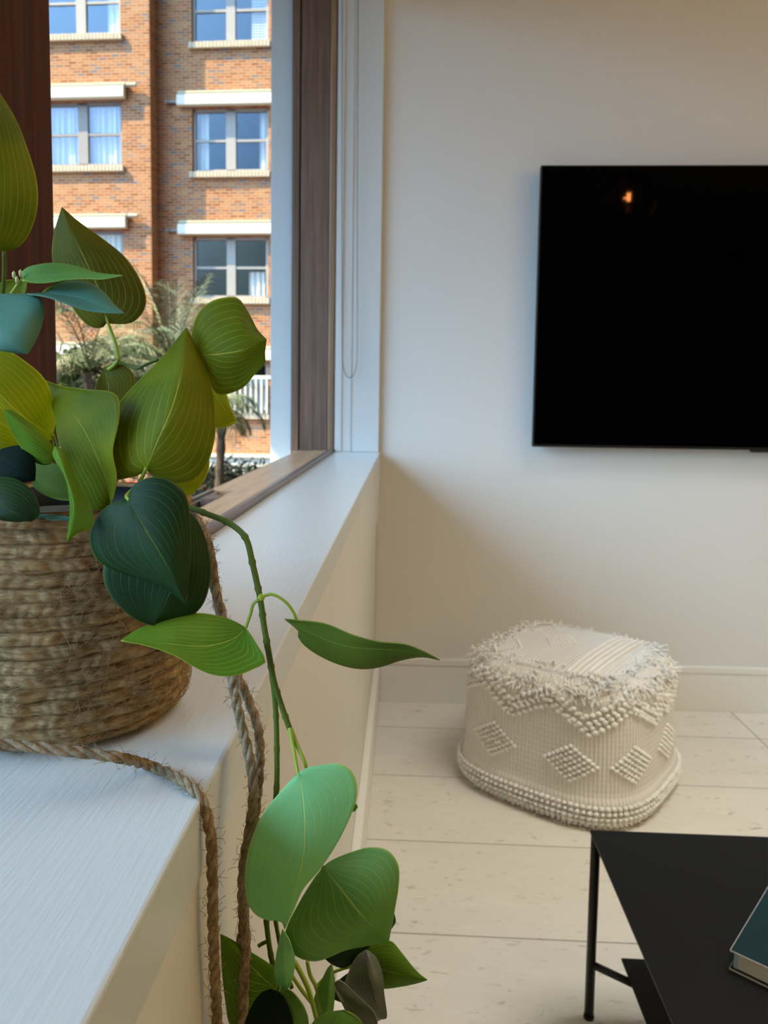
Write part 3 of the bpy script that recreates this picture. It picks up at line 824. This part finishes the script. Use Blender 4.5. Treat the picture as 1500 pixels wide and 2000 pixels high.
# ------------------------------------------------------------------ jute basket on the sill
def m_jute(name, c1, c2, sc=(1, 1, 1)):
    k = N(name)
    nz = k.noise(k.co(sc), 210, 4, .7); nb = k.noise(k.co(), 45, 3)
    f = k.math('ADD', k.math('MULTIPLY', nz, .8), k.math('MULTIPLY', nb, .2))
    return k.done(k.bsdf(k.mixc(k.ramp(f, .3, .72), c1, c2), .95, spec=.06, bump=nz, bd=.0012, bs=.9))
M['jute'] = m_jute('brown_jute_weave', (.15, .092, .04), (.50, .335, .17), (.5, .5, 2.2))
M['rope'] = m_jute('jute_rope', (.15, .105, .06), (.42, .32, .21))
M['fibre'] = plain('loose_jute_fibre', (.33, .22, .115), .9, spec=.05, var=.3, scale=200)
BC = np.array([-.0955, -2.0865]); BZ0, BZ1 = ZS+.0006, ZS+.1115
NROW = 17; NT = 620; SUBR = 9
def bprof(h):   # radius of the basket at height fraction h
    return (.0622)+.0015*np.sin(PI*h) + .0035*h - .0075*np.clip(1-h/.10, 0, 1)**2
def bsurf(th, h, off=0.):
    r = bprof(h)+off
    return np.stack([BC[0]+r*np.cos(th), BC[1]+r*np.sin(th), BZ0+(BZ1-BZ0)*h], -1)
th = np.arange(NT)*2*PI/NT
hs = np.linspace(0, 1, NROW*SUBR+1)
V = []
wob = rng.normal(0, 1, (NROW+1, 40))
for h in hs:
    rw = min(int(h*NROW), NROW-1); s_ = h*NROW-rw
    wv = sum(wob[rw][q]*np.sin((q+1)*th*3+wob[rw][q+20]*3) for q in range(8))*.0004
    coil = math.sqrt(max(0, 1-(2*s_-1)**2))
    tw = .5+.5*np.sin(66*th+1.5*np.sin(th*7+rw)+(1 if rw % 2 else -1)*1.7*(2*s_-1)+rw*2.1+wob[rw][0]*3+wv*900)
    V.append(bsurf(th, np.full(NT, h)+wv*2, -.0030+.0034*coil*(.78+.22*tw**.6)+wv))
V = np.concatenate(V); nr = len(hs)
Fq = [(i*NT+j, i*NT+(j+1) % NT, (i+1)*NT+(j+1) % NT, (i+1)*NT+j) for i in range(nr-1) for j in range(NT)]
# rolled rim and inside wall down to the bottom
inn = [bsurf(th, np.full(NT, h), o) for h, o in ((1.012, -.0015), (1.0, -.0042), (.9, -.0046), (.5, -.0046), (.05, -.0075))]
V = np.concatenate([V]+inn)
for i in range(nr-1, nr-1+len(inn)):
    Fq += [(i*NT+j, i*NT+(j+1) % NT, (i+1)*NT+(j+1) % NT, (i+1)*NT+j) for j in range(NT)]
Fq.append(tuple((nr+len(inn)-1)*NT+j for j in range(NT)))
Fq.append(tuple(range(NT))[::-1])
bs_ = thing('basket', 'round woven brown jute basket with rope handles on the white window sill', 'basket', (BC[0], BC[1], ZS))
obj('woven_body', MB().add(V, Fq).mesh(), M['jute'], bs_, True)
mb = MB()
for i in range(650):
    t0 = rng.uniform(-2.6, .7) if rng.random() < .45 else rng.uniform(-1.15, .3); h0 = rng.uniform(.02, .97)
    L = rng.uniform(.006, .020); a = rng.normal(0, .6); kx = rng.normal(0, 1.1); q = []
    for s_ in np.linspace(0, 1, 5):
        an = a+kx*s_
        q.append(bsurf(np.array(t0+L*s_*math.cos(an)/.066), np.array(np.clip(h0+L*s_*math.sin(an)/.11, .01, .99)), .0006+.0016*math.sin(PI*s_)*rng.uniform(.4, 1.3)))
    mb.tube(np.array(q), .00011, 3, cap=False)
fb = obj('loose_fibres', mb.mesh(), M['fibre'], bs_); fb['kind'] = 'stuff'

def rope_mesh(P, R, pitch=.011, n=None, fuzz=160):
    P = np.asarray(P); L = np.linalg.norm(np.diff(P, axis=0), axis=1).sum()
    n = n or int(L/.0011)
    C_ = crs(P, n); t = np.gradient(C_, axis=0); t /= np.linalg.norm(t, axis=1)[:, None]
    nv = np.cross(t[0], [.3, .2, .9]); mb = MB(); A = []; B = []
    for i in range(n):
        nv = nv-t[i]*(nv@t[i]); nv /= np.linalg.norm(nv); A.append(nv.copy()); B.append(np.cross(t[i], nv))
    A, B = np.array(A), np.array(B); s = np.linspace(0, L, n)
    for k_ in range(3):
        ph = 2*PI*(s/(pitch*1.9)+k_/3)
        wr = R*.50*(1+.06*np.sin(s*900+k_))
        mb.tube(C_+(A*np.cos(ph)[:, None]+B*np.sin(ph)[:, None])*wr[:, None], R*.56, 8)
    fz = MB()
    for _ in range(int(fuzz*L/.1)):
        i = rng.integers(2, n-3); an = rng.uniform(0, 2*PI)
        d = A[i]*math.cos(an)+B[i]*math.sin(an)
        p = C_[i]+d*R*.85
        v = d*rng.uniform(.2, 1)+t[i]*rng.normal(0, 1.2); v /= np.linalg.norm(v)
        q = [p]; l_ = rng.uniform(.002, .006)
        for _k in range(3):
            v = v+rng.normal(0, .4, 3); v /= np.linalg.norm(v); q.append(q[-1]+v*l_/3)
        fz.tube(np.array(q), .00011, 3, cap=False)
    return mb.mesh(), fz.mesh()
def px_path(L): return np.array([Wp(x, y, d) for x, y, d in L])
def rope(pts, R, name='rope_handle'):
    a, b = rope_mesh(pts, R)
    o = obj(name, a, M['rope'], bs_, True)
    f = obj('rope_fuzz', b, M['fibre'], o); f['kind'] = 'stuff'
RR = .0023
zc = ZS+RR*1.08
fr = [Wp(x, y, d) for x, y, d in ((-60, 1452, .304), (0, 1453, .304), (50, 1457, .305), (100, 1463, .306), (167, 1471, .309), (233, 1480, .312))] + [on(x, y, 2, zc) for x, y in ((293, 1496), (345, 1519))]
fr += [on(378, 1543, 2, zc-.0005), on(397, 1570, 0, .0022), on(409, 1617, 0, .0052), on(414, 1683, 0, .0060), on(416, 1817, 0, .0062), on(420, 1917, 0, .0060), on(425, 2030, 0, .0062)]
pz = fr[-1].copy(); pz[2] -= .05; fr.append(pz)
rope(np.array(fr), RR)
rope(px_path([(340, 985, .372), (372, 1003, .366), (398, 1040, .360), (412, 1090, .356), (420, 1150, .354), (436, 1210, .352), (447, 1270, .350), (456, 1340, .348), (470, 1410, .345), (487, 1480, .342), (495, 1545, .34), (488, 1615, .338), (476, 1690, .337), (474, 1770, .336), (480, 1840, .335), (476, 1930, .334), (474, 2040, .334)]), RR*1.02)
rope(px_path([(352, 985, .376), (381, 1010, .370), (406, 1060, .366), (418, 1130, .362), (430, 1200, .359), (452, 1290, .357), (482, 1360, .354), (503, 1420, .351), (508, 1480, .349), (502, 1560, .347), (494, 1630, .345), (485, 1700, .345), (478, 1780, .344), (470, 1850, .343), (468, 1940, .343), (466, 2040, .343)]), RR*.95)

# ------------------------------------------------------------------ trailing plant
def m_leaf(name, c1, c2, vein, trans=.35, rough=.34, spec=.5, vs=.62, tcol=None):
    k = N(name)
    c = k.n('TexCoord'); sp = k.n('SeparateXYZ'); k.l(c.outputs['UV'], sp.inputs[0])
    U = sp.outputs['X']; Vv = k.math('MULTIPLY', k.math('SUBTRACT', sp.outputs['Y'], .5), 2)
    av = k.math('ABSOLUTE', Vv)
    nz = k.noise(k.co(), 60, 3); nb = k.noise(k.co(), 28, 3, .5)
    q = k.math('SUBTRACT', av, k.math('MULTIPLY', k.math('MULTIPLY', U, .55), k.math('SUBTRACT', 1, av)))
    q = k.math('ADD', q, k.math('MULTIPLY', k.math('SUBTRACT', nb, .5), .10))
    def lines(freq, w):
        fr = k.math('ABSOLUTE', k.math('SUBTRACT', k.math('FRACT', k.math('ADD', k.math('MULTIPLY', q, freq), 20.37)), .5))
        return k.ramp(fr, w, w*.25)
    main = lines(6.2, .075)
    fine = lines(27, .20)
    fade = k.ramp(U, 1.0, .45)
    main = k.math('MULTIPLY', k.math('MULTIPLY', main, fade), k.math('ADD', .45, k.math('MULTIPLY', nz, .6)))
    fine = k.math('MULTIPLY', fine, .30)
    wv = k.math('MULTIPLY', k.math('SUBTRACT', 1.0, k.math('MULTIPLY', U, .72)), .036)
    mid = k.n('MapRange', interpolation_type='SMOOTHSTEP'); k.l(av, mid.inputs['Value'])
    mid.inputs['From Min'].default_value = 0; k.l(wv, mid.inputs['From Max']); mid.inputs['To Min'].default_value = 1; mid.inputs['To Max'].default_value = 0
    midf = k.math('MULTIPLY', mid.outputs['Result'], k.ramp(U, 1.0, .55))
    vm = k.math('MAXIMUM', k.math('MULTIPLY', k.math('MAXIMUM', main, fine), vs), k.math('MULTIPLY', midf, min(1, vs*1.5)))
    base = k.mixc(k.ramp(nb, .32, .68), c1, c2)
    base = k.mixc(vm, base, vein)
    edge = k.ramp(av, .955, .995)
    base = k.mixc(k.math('MULTIPLY', edge, .45), base, vein)
    h = k.math('ADD', k.math('MULTIPLY', main, -.6), k.math('ADD', k.math('MULTIPLY', midf, -1.), k.math('MULTIPLY', nz, .12)))
    pr = k.bsdf(base, rough, spec=spec, bump=h, bd=.0005, bs=.5)
    tl = k.n('BsdfTranslucent')
    tn = k.mixc(1.0, base, tcol or (1.6, 1.5, .55), 'MULTIPLY')
    k.l(tn, tl.inputs['Color'])
    mx = k.n('MixShader'); mx.inputs[0].default_value = trans
    k.l(pr, mx.inputs[1]); k.l(tl.outputs[0], mx.inputs[2])
    return k.done(mx.outputs[0])
yv = (.55, .56, .10)
LM = {
 'lime': m_leaf('backlit_lime_leaf', (.33, .385, .006), (.46, .49, .010), (.85, .80, .18), .55, .5, .2, .7),  # light coming through the leaf also put into its yellow colour
 'green': m_leaf('green_leaf', (.125, .19, .006), (.24, .285, .010), (.60, .57, .09), .45, .5, .12, .72),
 'olive': m_leaf('olive_leaf', (.09, .105, .006), (.18, .175, .010), (.52, .50, .11), .45, .5, .12, .72),
 'fresh': m_leaf('fresh_green_leaf', (.09, .22, .012), (.16, .31, .025), (.55, .64, .11), .35, .55, .1, .62),
 'dull': m_leaf('dull_green_leaf', (.07, .12, .012), (.11, .165, .018), (.34, .40, .07), .3, .55, .12, .5),
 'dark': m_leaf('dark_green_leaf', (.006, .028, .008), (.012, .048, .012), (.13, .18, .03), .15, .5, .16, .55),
 'teal': m_leaf('blue_sheen_leaf', (.095, .26, .205), (.12, .31, .24), (.24, .40, .27), .25, .45, .3, .35),  # glossy sheen of the leaf put into its base colour
 'under': m_leaf('pale_green_leaf', (.24, .62, .30), (.29, .68, .34), (.72, .86, .24), .25, .75, .04, .5),
 'mid': m_leaf('mid_green_leaf', (.13, .33, .07), (.21, .43, .14), (.55, .68, .18), .3, .6, .1, .55),
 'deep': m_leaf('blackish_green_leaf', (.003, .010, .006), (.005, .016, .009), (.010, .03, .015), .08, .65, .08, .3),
 'grey': m_leaf('dull_grey_green_leaf', (.08, .10, .08), (.15, .18, .145), (.45, .46, .25), .2, .34, .5, .5),
}
M['stem'] = plain('green_vine_stem', (.095, .135, .022), .5, spec=.15, var=.25, scale=90)
M['petiole'] = plain('yellow_green_petiole', (.30, .40, .035), .42, spec=.4, var=.15, scale=90)
M['node'] = plain('pale_yellow_node', (.62, .62, .30), .5, var=.1, scale=90)
M['pot'] = plain('black_nursery_pot', (.008, .012, .014), .5, spec=.2)
M['soil'] = plain('dark_moss_filler', (.05, .045, .02), .95, var=.5, scale=120, bump=.004)
plant = thing('trailing_plant', 'trailing green heart-leaved plant spilling from the jute basket', 'plant', (BC[0], BC[1], ZS+.012))
NU_, NV_ = 30, 13
def leaf(kind, base, tip, mid, left, right, d, bend=0., dl=0., dr=0., wave=.0012, label=None, parent=None, thick=.00045):
    """outline of one leaf: base and tip, midrib, the two margins; d = (depth at base, at tip)"""
    mids = crs([base]+mid+[tip], NU_); L = crs([base]+left+[tip], NU_); R = crs([base]+right+[tip], NU_)
    U = np.linspace(0, 1, NU_)
    ts = np.concatenate([-np.linspace(1, 0, NV_)**.9, np.linspace(0, 1, NV_)[1:]**.9])
    nv = len(ts); V = []; ph = rng.uniform(0, 6)
    for i in range(NU_):
        for v in ts:
            e = L[i] if v < 0 else R[i]
            p = mids[i]+(e-mids[i])*abs(v)
            dd = d[0]+(d[1]-d[0])*U[i]-bend*4*U[i]*(1-U[i])
            dd += (dl if v < 0 else dr)*abs(v)**1.4*math.sin(PI*min(1, U[i]*.93+.05))**.7
            dd += wave*math.sin(7*U[i]+ph+2*v)*v*v - .0009*math.exp(-(v/.05)**2)*0
            V.append(Wp(p[0], p[1], dd))
    Fq = [(i*nv+j, i*nv+j+1, (i+1)*nv+j+1, (i+1)*nv+j) for i in range(NU_-1) for j in range(nv-1)]
    me = MB().add(V, Fq).mesh()
    uvl = me.uv_layers.new(name='UVMap')
    for lp in me.loops:
        i, j = divmod(lp.vertex_index, nv)
        uvl.data[lp.index].uv = (U[i], ts[j]*.5+.5)
    o = obj('leaf', me, LM[kind], parent or plant, True, label)
    sd = o.modifiers.new('thickness', 'SOLIDIFY'); sd.thickness = thick; sd.offset = 0
    return o
def stalk(pts, r, mat='petiole', name='petiole', parent=None, bumps=0):
    P = px_path(pts); n = max(12, len(P)*7); C_ = crs(P, n)
    rr = np.full(n, r) if np.isscalar(r) else np.interp(np.linspace(0, 1, n), np.linspace(0, 1, len(r)), r)
    if bumps: rr = rr*(1+.28*np.exp(-((np.linspace(0, bumps, n) % 1-.5)/.05)**2))
    return obj(name, MB().tube(C_, rr, 9).mesh(), M[mat], parent or plant, True)
# pot and filler
obj('nursery_pot', lathe(MB(), [(.043, .002), (.056, .092), (.0585, .092), (.0585, .101), (.054, .101), (.053, .088)], (BC[0], BC[1], ZS+.010), 48).mesh(), M['pot'], plant, True)
mb = lathe(MB(), [(.0535, .0), (.04, .004), (.02, .006), (.001, .007)], (BC[0], BC[1], ZS+.010+.088), 32)
obj('moss_filler', mb.mesh(), M['soil'], plant, True)

# upper leaves, left to right
leaf('green', (-8, 489), (-40, 110), [(-15, 420), (-25, 300), (-36, 200)], [(-60, 480), (-100, 400), (-105, 280), (-75, 170)], [(12, 491), (40, 479), (62, 446), (74, 398), (71, 350), (55, 295), (30, 232), (0, 183), (-22, 145)], (.325, .335), .006, .01, .012)
leaf('olive', (208, 631), (121, 405), [(196, 575), (172, 520), (143, 460)], [(200, 640), (182, 640), (160, 625), (135, 590), (112, 545), (102, 500), (106, 455)], [(225, 633), (255, 631), (276, 615), (286, 590), (280, 560), (262, 525), (238, 496), (200, 466), (158, 436)], (.40, .395), .004, .006, .006)
leaf('green', (0, 600), (52, 551), [(15, 575), (32, 560)], [(-20, 585), (-10, 560), (10, 548), (30, 547)], [(15, 600), (40, 590), (50, 570)], (.36, .36))
leaf('teal', (-30, 640), (54, 691), [(-5, 655), (25, 672)], [(-40, 600), (-20, 578), (30, 574), (70, 577), (85, 594), (84, 625), (72, 660)], [(-40, 660), (-20, 680), (10, 686), (36, 690)], (.332, .330), .004, .012, .003, label='leaf with blue-green sheen in its colour')
leaf('mid', (44, 545), (240, 538), [(80, 541), (120, 536), (180, 540)], [(44, 531), (62, 520), (105, 514), (150, 520), (190, 533)], [(62, 552), (95, 552), (125, 547), (165, 544), (200, 545)], (.345, .335), .002, .010, -.004)
leaf('teal', (84, 572), (243, 612), [(120, 577), (160, 583), (205, 597)], [(92, 563), (115, 553), (150, 550), (182, 556), (207, 575), (224, 596)], [(52, 574), (90, 580), (125, 592), (165, 606), (205, 611)], (.345, .335), .002, .012, -.006, label='blue-green leaf with a pale rolled edge')
leaf('lime', (103, 849), (-70, 700), [(80, 838), (30, 800), (-20, 750)], [(107, 825), (102, 775), (84, 736), (50, 706), (20, 687), (-15, 678), (-45, 685)], [(95, 862), (60, 866), (20, 850), (-20, 815), (-55, 760)], (.37, .345), .008, .004, .01, label='lime green leaf lit from behind')
leaf('lime', (38, 862), (-60, 800), [(15, 835), (-15, 815)], [(32, 830), (10, 808), (-20, 795)], [(35, 880), (0, 885), (-40, 860)], (.362, .35), .003)
leaf('fresh', (105, 890), (8, 801), [(80, 862), (45, 830)], [(103, 873), (82, 848), (50, 820), (25, 803)], [(100, 905), (80, 907), (55, 893), (38, 868), (20, 838)], (.345, .335), .003, .004, .006)
leaf('olive', (205, 725), (195, 800), [(212, 760), (205, 780)], [(212, 716), (240, 712), (262, 735), (255, 775)], [(197, 730), (186, 757), (185, 785)], (.405, .40), .002)
leaf('green', (215, 985), (83, 741), [(205, 930), (170, 850), (125, 785)], [(200, 1010), (182, 1015), (165, 975), (148, 945), (130, 900), (113, 855), (104, 800)], [(222, 970), (228, 930), (220, 880), (232, 820), (226, 770), (165, 760), (120, 754)], (.352, .37), .012, .004, -.006, label='large folded green leaf')
leaf('fresh', (108, 872), (131, 1058), [(125, 920), (143, 980), (140, 1030)], [(104, 890), (128, 935), (137, 990), (134, 1030)], [(126, 885), (150, 940), (168, 970), (183, 1012), (180, 1030), (150, 1042)], (.338, .309), -.002, .004, .006)
leaf('green', (286, 916), (364, 640), [(303, 870), (336, 795), (354, 725)], [(275, 925), (250, 933), (225, 935), (208, 915), (201, 880), (206, 840), (232, 788), (272, 743), (318, 697), (348, 660)], [(292, 925), (320, 938), (350, 943), (378, 937), (398, 918), (412, 888), (421, 840), (417, 780), (402, 722), (380, 672)], (.345, .365), .010, .016, .012, label='largest upright heart-shaped leaf')
leaf('green', (380, 690), (520, 663), [(400, 693), (440, 690), (475, 683)], [(373, 676), (376, 648), (383, 622), (398, 599), (425, 584), (460, 581), (475, 594), (490, 620), (503, 645)], [(388, 708), (402, 735), (420, 765), (440, 770), (475, 757), (497, 732), (517, 712), (517, 690)], (.37, .362), .008, .012, .010, .003, label='rounded creased leaf')
leaf('lime', (405, 738), (462, 824), [(420, 770), (440, 800)], [(425, 742), (440, 765), (450, 795)], [(398, 770), (405, 825), (425, 836), (447, 832)], (.385, .38), .002)
leaf('lime', (405, 880), (350, 955), [(395, 915), (375, 945)], [(409, 905), (402, 930), (388, 953), (366, 968)], [(385, 890), (360, 920), (345, 940)], (.375, .37), .002)
leaf('dark', (252, 977), (364, 1181), [(283, 1033), (328, 1108)], [(232, 978), (208, 990), (186, 1015), (175, 1048), (182, 1082), (205, 1106), (250, 1122), (295, 1137), (330, 1153)], [(254, 958), (268, 942), (295, 932), (322, 934), (347, 948), (364, 970), (371, 1010), (372, 1060), (369, 1120)], (.325, .318), .006, .010, .008, label='dark glossy heart-shaped leaf in front of the basket')
leaf('dark', (372, 1003), (300, 1221), [(355, 1080), (330, 1160)], [(345, 1010), (270, 1040), (215, 1080), (201, 1115), (210, 1155), (240, 1192), (275, 1215)], [(390, 1025), (406, 1070), (412, 1115), (406, 1155), (393, 1185), (370, 1205), (340, 1214)], (.336, .326), .004, -.002, .010)
leaf('deep', (-20, 900), (68, 938), [(10, 905), (40, 922)], [(-12, 885), (18, 873), (48, 872), (64, 890), (70, 915)], [(-15, 935), (15, 943), (45, 942)], (.345, .340), .004, .006)
leaf('dark', (-30, 960), (62, 1018), [(0, 985), (30, 1003)], [(-20, 938), (5, 932), (35, 938), (62, 957), (77, 988), (76, 1008)], [(-25, 1005), (5, 1016), (35, 1019)], (.322, .318), .004, .006, label='dark blue-green leaf over the basket rim')
leaf('dull', (62, 925), (150, 975), [(90, 945), (120, 962)], [(70, 900), (105, 905), (140, 930)], [(65, 950), (95, 970), (125, 978)], (.385, .38), .002)
leaf('teal', (66, 1009), (142, 1013), [(90, 1009), (115, 1011)], [(80, 1005), (110, 1006), (130, 1009)], [(80, 1013), (110, 1016), (130, 1016)], (.328, .326), .001)
# the hanging vine
leaf('fresh', (480, 1226), (236, 1251), [(455, 1248), (400, 1262), (330, 1258)], [(452, 1211), (405, 1199), (352, 1200), (305, 1216), (268, 1230)], [(496, 1250), (519, 1290), (500, 1304), (458, 1320), (415, 1318), (380, 1303), (340, 1280), (290, 1262)], (.335, .318), .004, .010, -.004, label='green leaf pointing left in front of the basket')
leaf('dull', (556, 1209), (859, 1289), [(600, 1233), (680, 1262), (780, 1270)], [(580, 1211), (635, 1218), (690, 1240), (740, 1253), (790, 1258), (825, 1271)], [(583, 1232), (584, 1248), (610, 1272), (655, 1295), (700, 1306), (740, 1303), (785, 1289), (825, 1283)], (.335, .325), .003, -.004, .010, label='narrow leaf pointing right beyond the sill')
leaf('under', (583, 1511), (556, 1814), [(592, 1570), (594, 1650), (582, 1725)], [(570, 1522), (545, 1550), (518, 1582), (494, 1630), (481, 1682), (479, 1730), (486, 1768), (505, 1790), (530, 1798), (548, 1797)], [(600, 1500), (635, 1493), (668, 1492), (690, 1510), (698, 1545), (688, 1585), (662, 1640), (625, 1697), (592, 1735), (574, 1775)], (.325, .330), .004, .002, .005, label='pale green underside of a leaf')
leaf('mid', (632, 1693), (759, 1838), [(662, 1730), (708, 1788)], [(610, 1722), (582, 1768), (558, 1818), (562, 1852), (588, 1872), (618, 1877), (645, 1868), (675, 1855), (715, 1847)], [(648, 1681), (680, 1667), (722, 1655), (758, 1661), (778, 1690), (778, 1732), (768, 1790)], (.340, .332), .010, .010, .008, label='broad green leaf with a yellow midrib')
leaf('fresh', (540, 1935), (431, 1825), [(510, 1905), (470, 1865)], [(545, 1900), (520, 1878), (480, 1853), (455, 1837)], [(520, 1965), (480, 2010), (450, 2003), (440, 1955), (433, 1890)], (.345, .332), .004, .004, .006)
leaf('under', (552, 1815), (560, 1937), [(556, 1850), (556, 1900)], [(545, 1840), (536, 1895), (543, 1925)], [(566, 1838), (576, 1872), (572, 1910)], (.335, .328), .002, .004)
leaf('mid', (548, 1928), (590, 2030), [(568, 1960), (588, 2000)], [(543, 1945), (552, 1985), (570, 2020)], [(572, 1938), (597, 1972), (602, 2005)], (.328, .325), .002)
leaf('fresh', (700, 1885), (834, 1914), [(745, 1893), (795, 1906)], [(705, 1855), (740, 1839), (764, 1838), (785, 1862), (810, 1893)], [(715, 1915), (745, 1930), (780, 1927), (810, 1921)], (.36, .35), .003, .006, .006)
leaf('grey', (745, 1990), (716, 1855), [(735, 1950), (722, 1900)], [(720, 2000), (690, 1975), (672, 1935), (685, 1890), (700, 1865)], [(756, 1985), (750, 1940), (746, 1900), (733, 1868)], (.345, .35), .006, .010, .004, label='dull shiny folded leaf')
leaf('grey', (652, 1922), (735, 2040), [(685, 1965), (715, 2005)], [(665, 1915), (700, 1945), (735, 1985)], [(660, 1945), (685, 1990), (710, 2025)], (.335, .335), .003, label='dull curled leaf')
leaf('dark', (634, 1871), (722, 1847), [(660, 1870), (695, 1862)], [(640, 1864), (665, 1852), (700, 1845)], [(650, 1884), (675, 1890), (705, 1870)], (.36, .36), .002)
leaf('mid', (640, 1995), (648, 1884), [(641, 1955), (644, 1915)], [(618, 1985), (614, 1950), (628, 1915), (640, 1890)], [(650, 1975), (654, 1930), (652, 1900)], (.345, .345), .002, .004, .004)
leaf('dark', (748, 1905), (640, 1945), [(720, 1915), (680, 1930)], [(730, 1880), (690, 1895), (655, 1920)], [(745, 1940), (710, 1960), (670, 1958)], (.37, .37), .002)
leaf('deep', (560, 2030), (530, 1932), [(550, 1990), (540, 1955)], [(480, 2030), (478, 2000), (495, 1958), (512, 1938)], [(572, 2000), (565, 1970), (550, 1942)], (.325, .322), .003)
leaf('mid', (640, 2040), (672, 1973), [(650, 2010), (662, 1985)], [(600, 2030), (612, 1995), (640, 1977)], [(715, 2035), (708, 2000), (692, 1982)], (.322, .322), .003, .003, .003)
leaf('mid', (686, 1585), (697, 1572), [(690, 1580)], [(684, 1575), (690, 1568)], [(692, 1584), (698, 1578)], (.345, .345))
leaf('teal', (752, 1800), (770, 1785), [(762, 1795)], [(755, 1785), (765, 1780)], [(758, 1818), (772, 1803)], (.355, .355))
# stems and stalks
stalk([(260, 975, .36), (320, 978, .352), (372, 992, .345), (405, 1004, .342), (440, 1018, .340), (467, 1036, .338), (483, 1058, .337), (493, 1100, .336), (501, 1135, .335), (509, 1175, .334), (516, 1225, .334), (524, 1270, .335), (535, 1330, .336), (552, 1385, .337), (566, 1424, .337)], [.0013, .0014, .0013], 'stem', 'vine_stem', bumps=13)
stalk([(516, 1225, .3365), (524, 1275, .338), (533, 1330, .340), (539, 1395, .342), (541, 1470, .344), (540, 1545, .345), (530, 1650, .350), (522, 1740, .352), (520, 1790, .352), (525, 1840, .352), (533, 1885, .352), (548, 1950, .352), (560, 2040, .352)], [.0012, .0013, .0012], 'stem', 'vine_stem', bumps=12)
stalk([(535, 1780, .356), (543, 1825, .354), (552, 1870, .352), (570, 1930, .35)], .001, 'stem', 'vine_stem', bumps=3)
stalk([(510, 1168, .333), (495, 1180, .333), (489, 1200, .334), (480, 1226, .335)], .0007)
stalk([(510, 1166, .333), (532, 1161, .333), (556, 1174, .333), (572, 1194, .334), (580, 1213, .335)], .0007)
obj('node', MB().add(Wp(510, 1167, .3325)+ICO_V*.0019, ICO_F).mesh(), M['petiole'], plant, True)
stalk([(566, 1422, .336), (573, 1460, .332), (580, 1500, .328), (584, 1520, .325)], [.0011, .0008, .0008])
stalk([(568, 1424, .337), (583, 1462, .333), (596, 1492, .331), (603, 1530, .334)], [.0011, .0008, .0007])
stalk([(232, 704, .40), (226, 672, .40), (213, 636, .40), (206, 612, .399)], [.0011, .0009, .0007])
stalk([(232, 704, .40), (222, 715, .402), (212, 722, .404)], .0012)
stalk([(232, 706, .40), (252, 714, .398), (268, 720, .394), (285, 712, .39), (310, 702, .388)], .0008, 'stem', 'vine_stem')
stalk([(286, 914, .345), (276, 935, .352), (262, 960, .358), (250, 980, .362)], .0009)
stalk([(252, 977, .325), (247, 968, .335), (262, 955, .35), (258, 975, .366)], .0008)
stalk([(8, 492, .326), (8, 540, .334), (4, 600, .345), (2, 680, .36), (20, 800, .38)], [.0009, .0012], 'stem', 'vine_stem')
stalk([(44, 545, .345), (32, 560, .347), (22, 575, .35), (5, 600, .36)], .0008)
for x, y in ((27, 537), (40, 534), (33, 547)):
    obj('node', MB().add(Wp(x, y, .344)+ICO_V*np.array([.0009, .0009, .0020]), ICO_F).mesh(), M['node'], plant, True)
stalk([(44, 549, .344), (80, 552, .344), (108, 549, .344), (125, 548, .343)], .0006)
stalk([(84, 572, .345), (100, 560, .346), (118, 549, .346)], .0006)
stalk([(103, 849, .37), (108, 870, .375), (112, 900, .385), (118, 935, .40)], .0009)
stalk([(38, 862, .362), (15, 880, .365), (-10, 895, .368)], .0009)
stalk([(380, 690, .37), (368, 720, .385), (350, 790, .395), (320, 880, .40)], .0008)
stalk([(575, 1878, .345), (590, 1905, .343), (605, 1940, .342), (620, 2000, .34), (624, 2040, .34)], [.0012, .0010])
stalk([(600, 1878, .347), (606, 1905, .347), (618, 1930, .346), (628, 1975, .345)], .0009)
stalk([(570, 1905, .352), (590, 1935, .352), (610, 1960, .352)], .0009)
stalk([(632, 1693, .341), (625, 1710, .346), (605, 1740, .35), (570, 1800, .352)], .0008)
stalk([(700, 1885, .36), (670, 1892, .36), (640, 1905, .36), (615, 1930, .358)], .0007)
stalk([(523, 1838, .353), (512, 1843, .353), (504, 1848, .352)], .0009, 'stem', 'stem_stub')
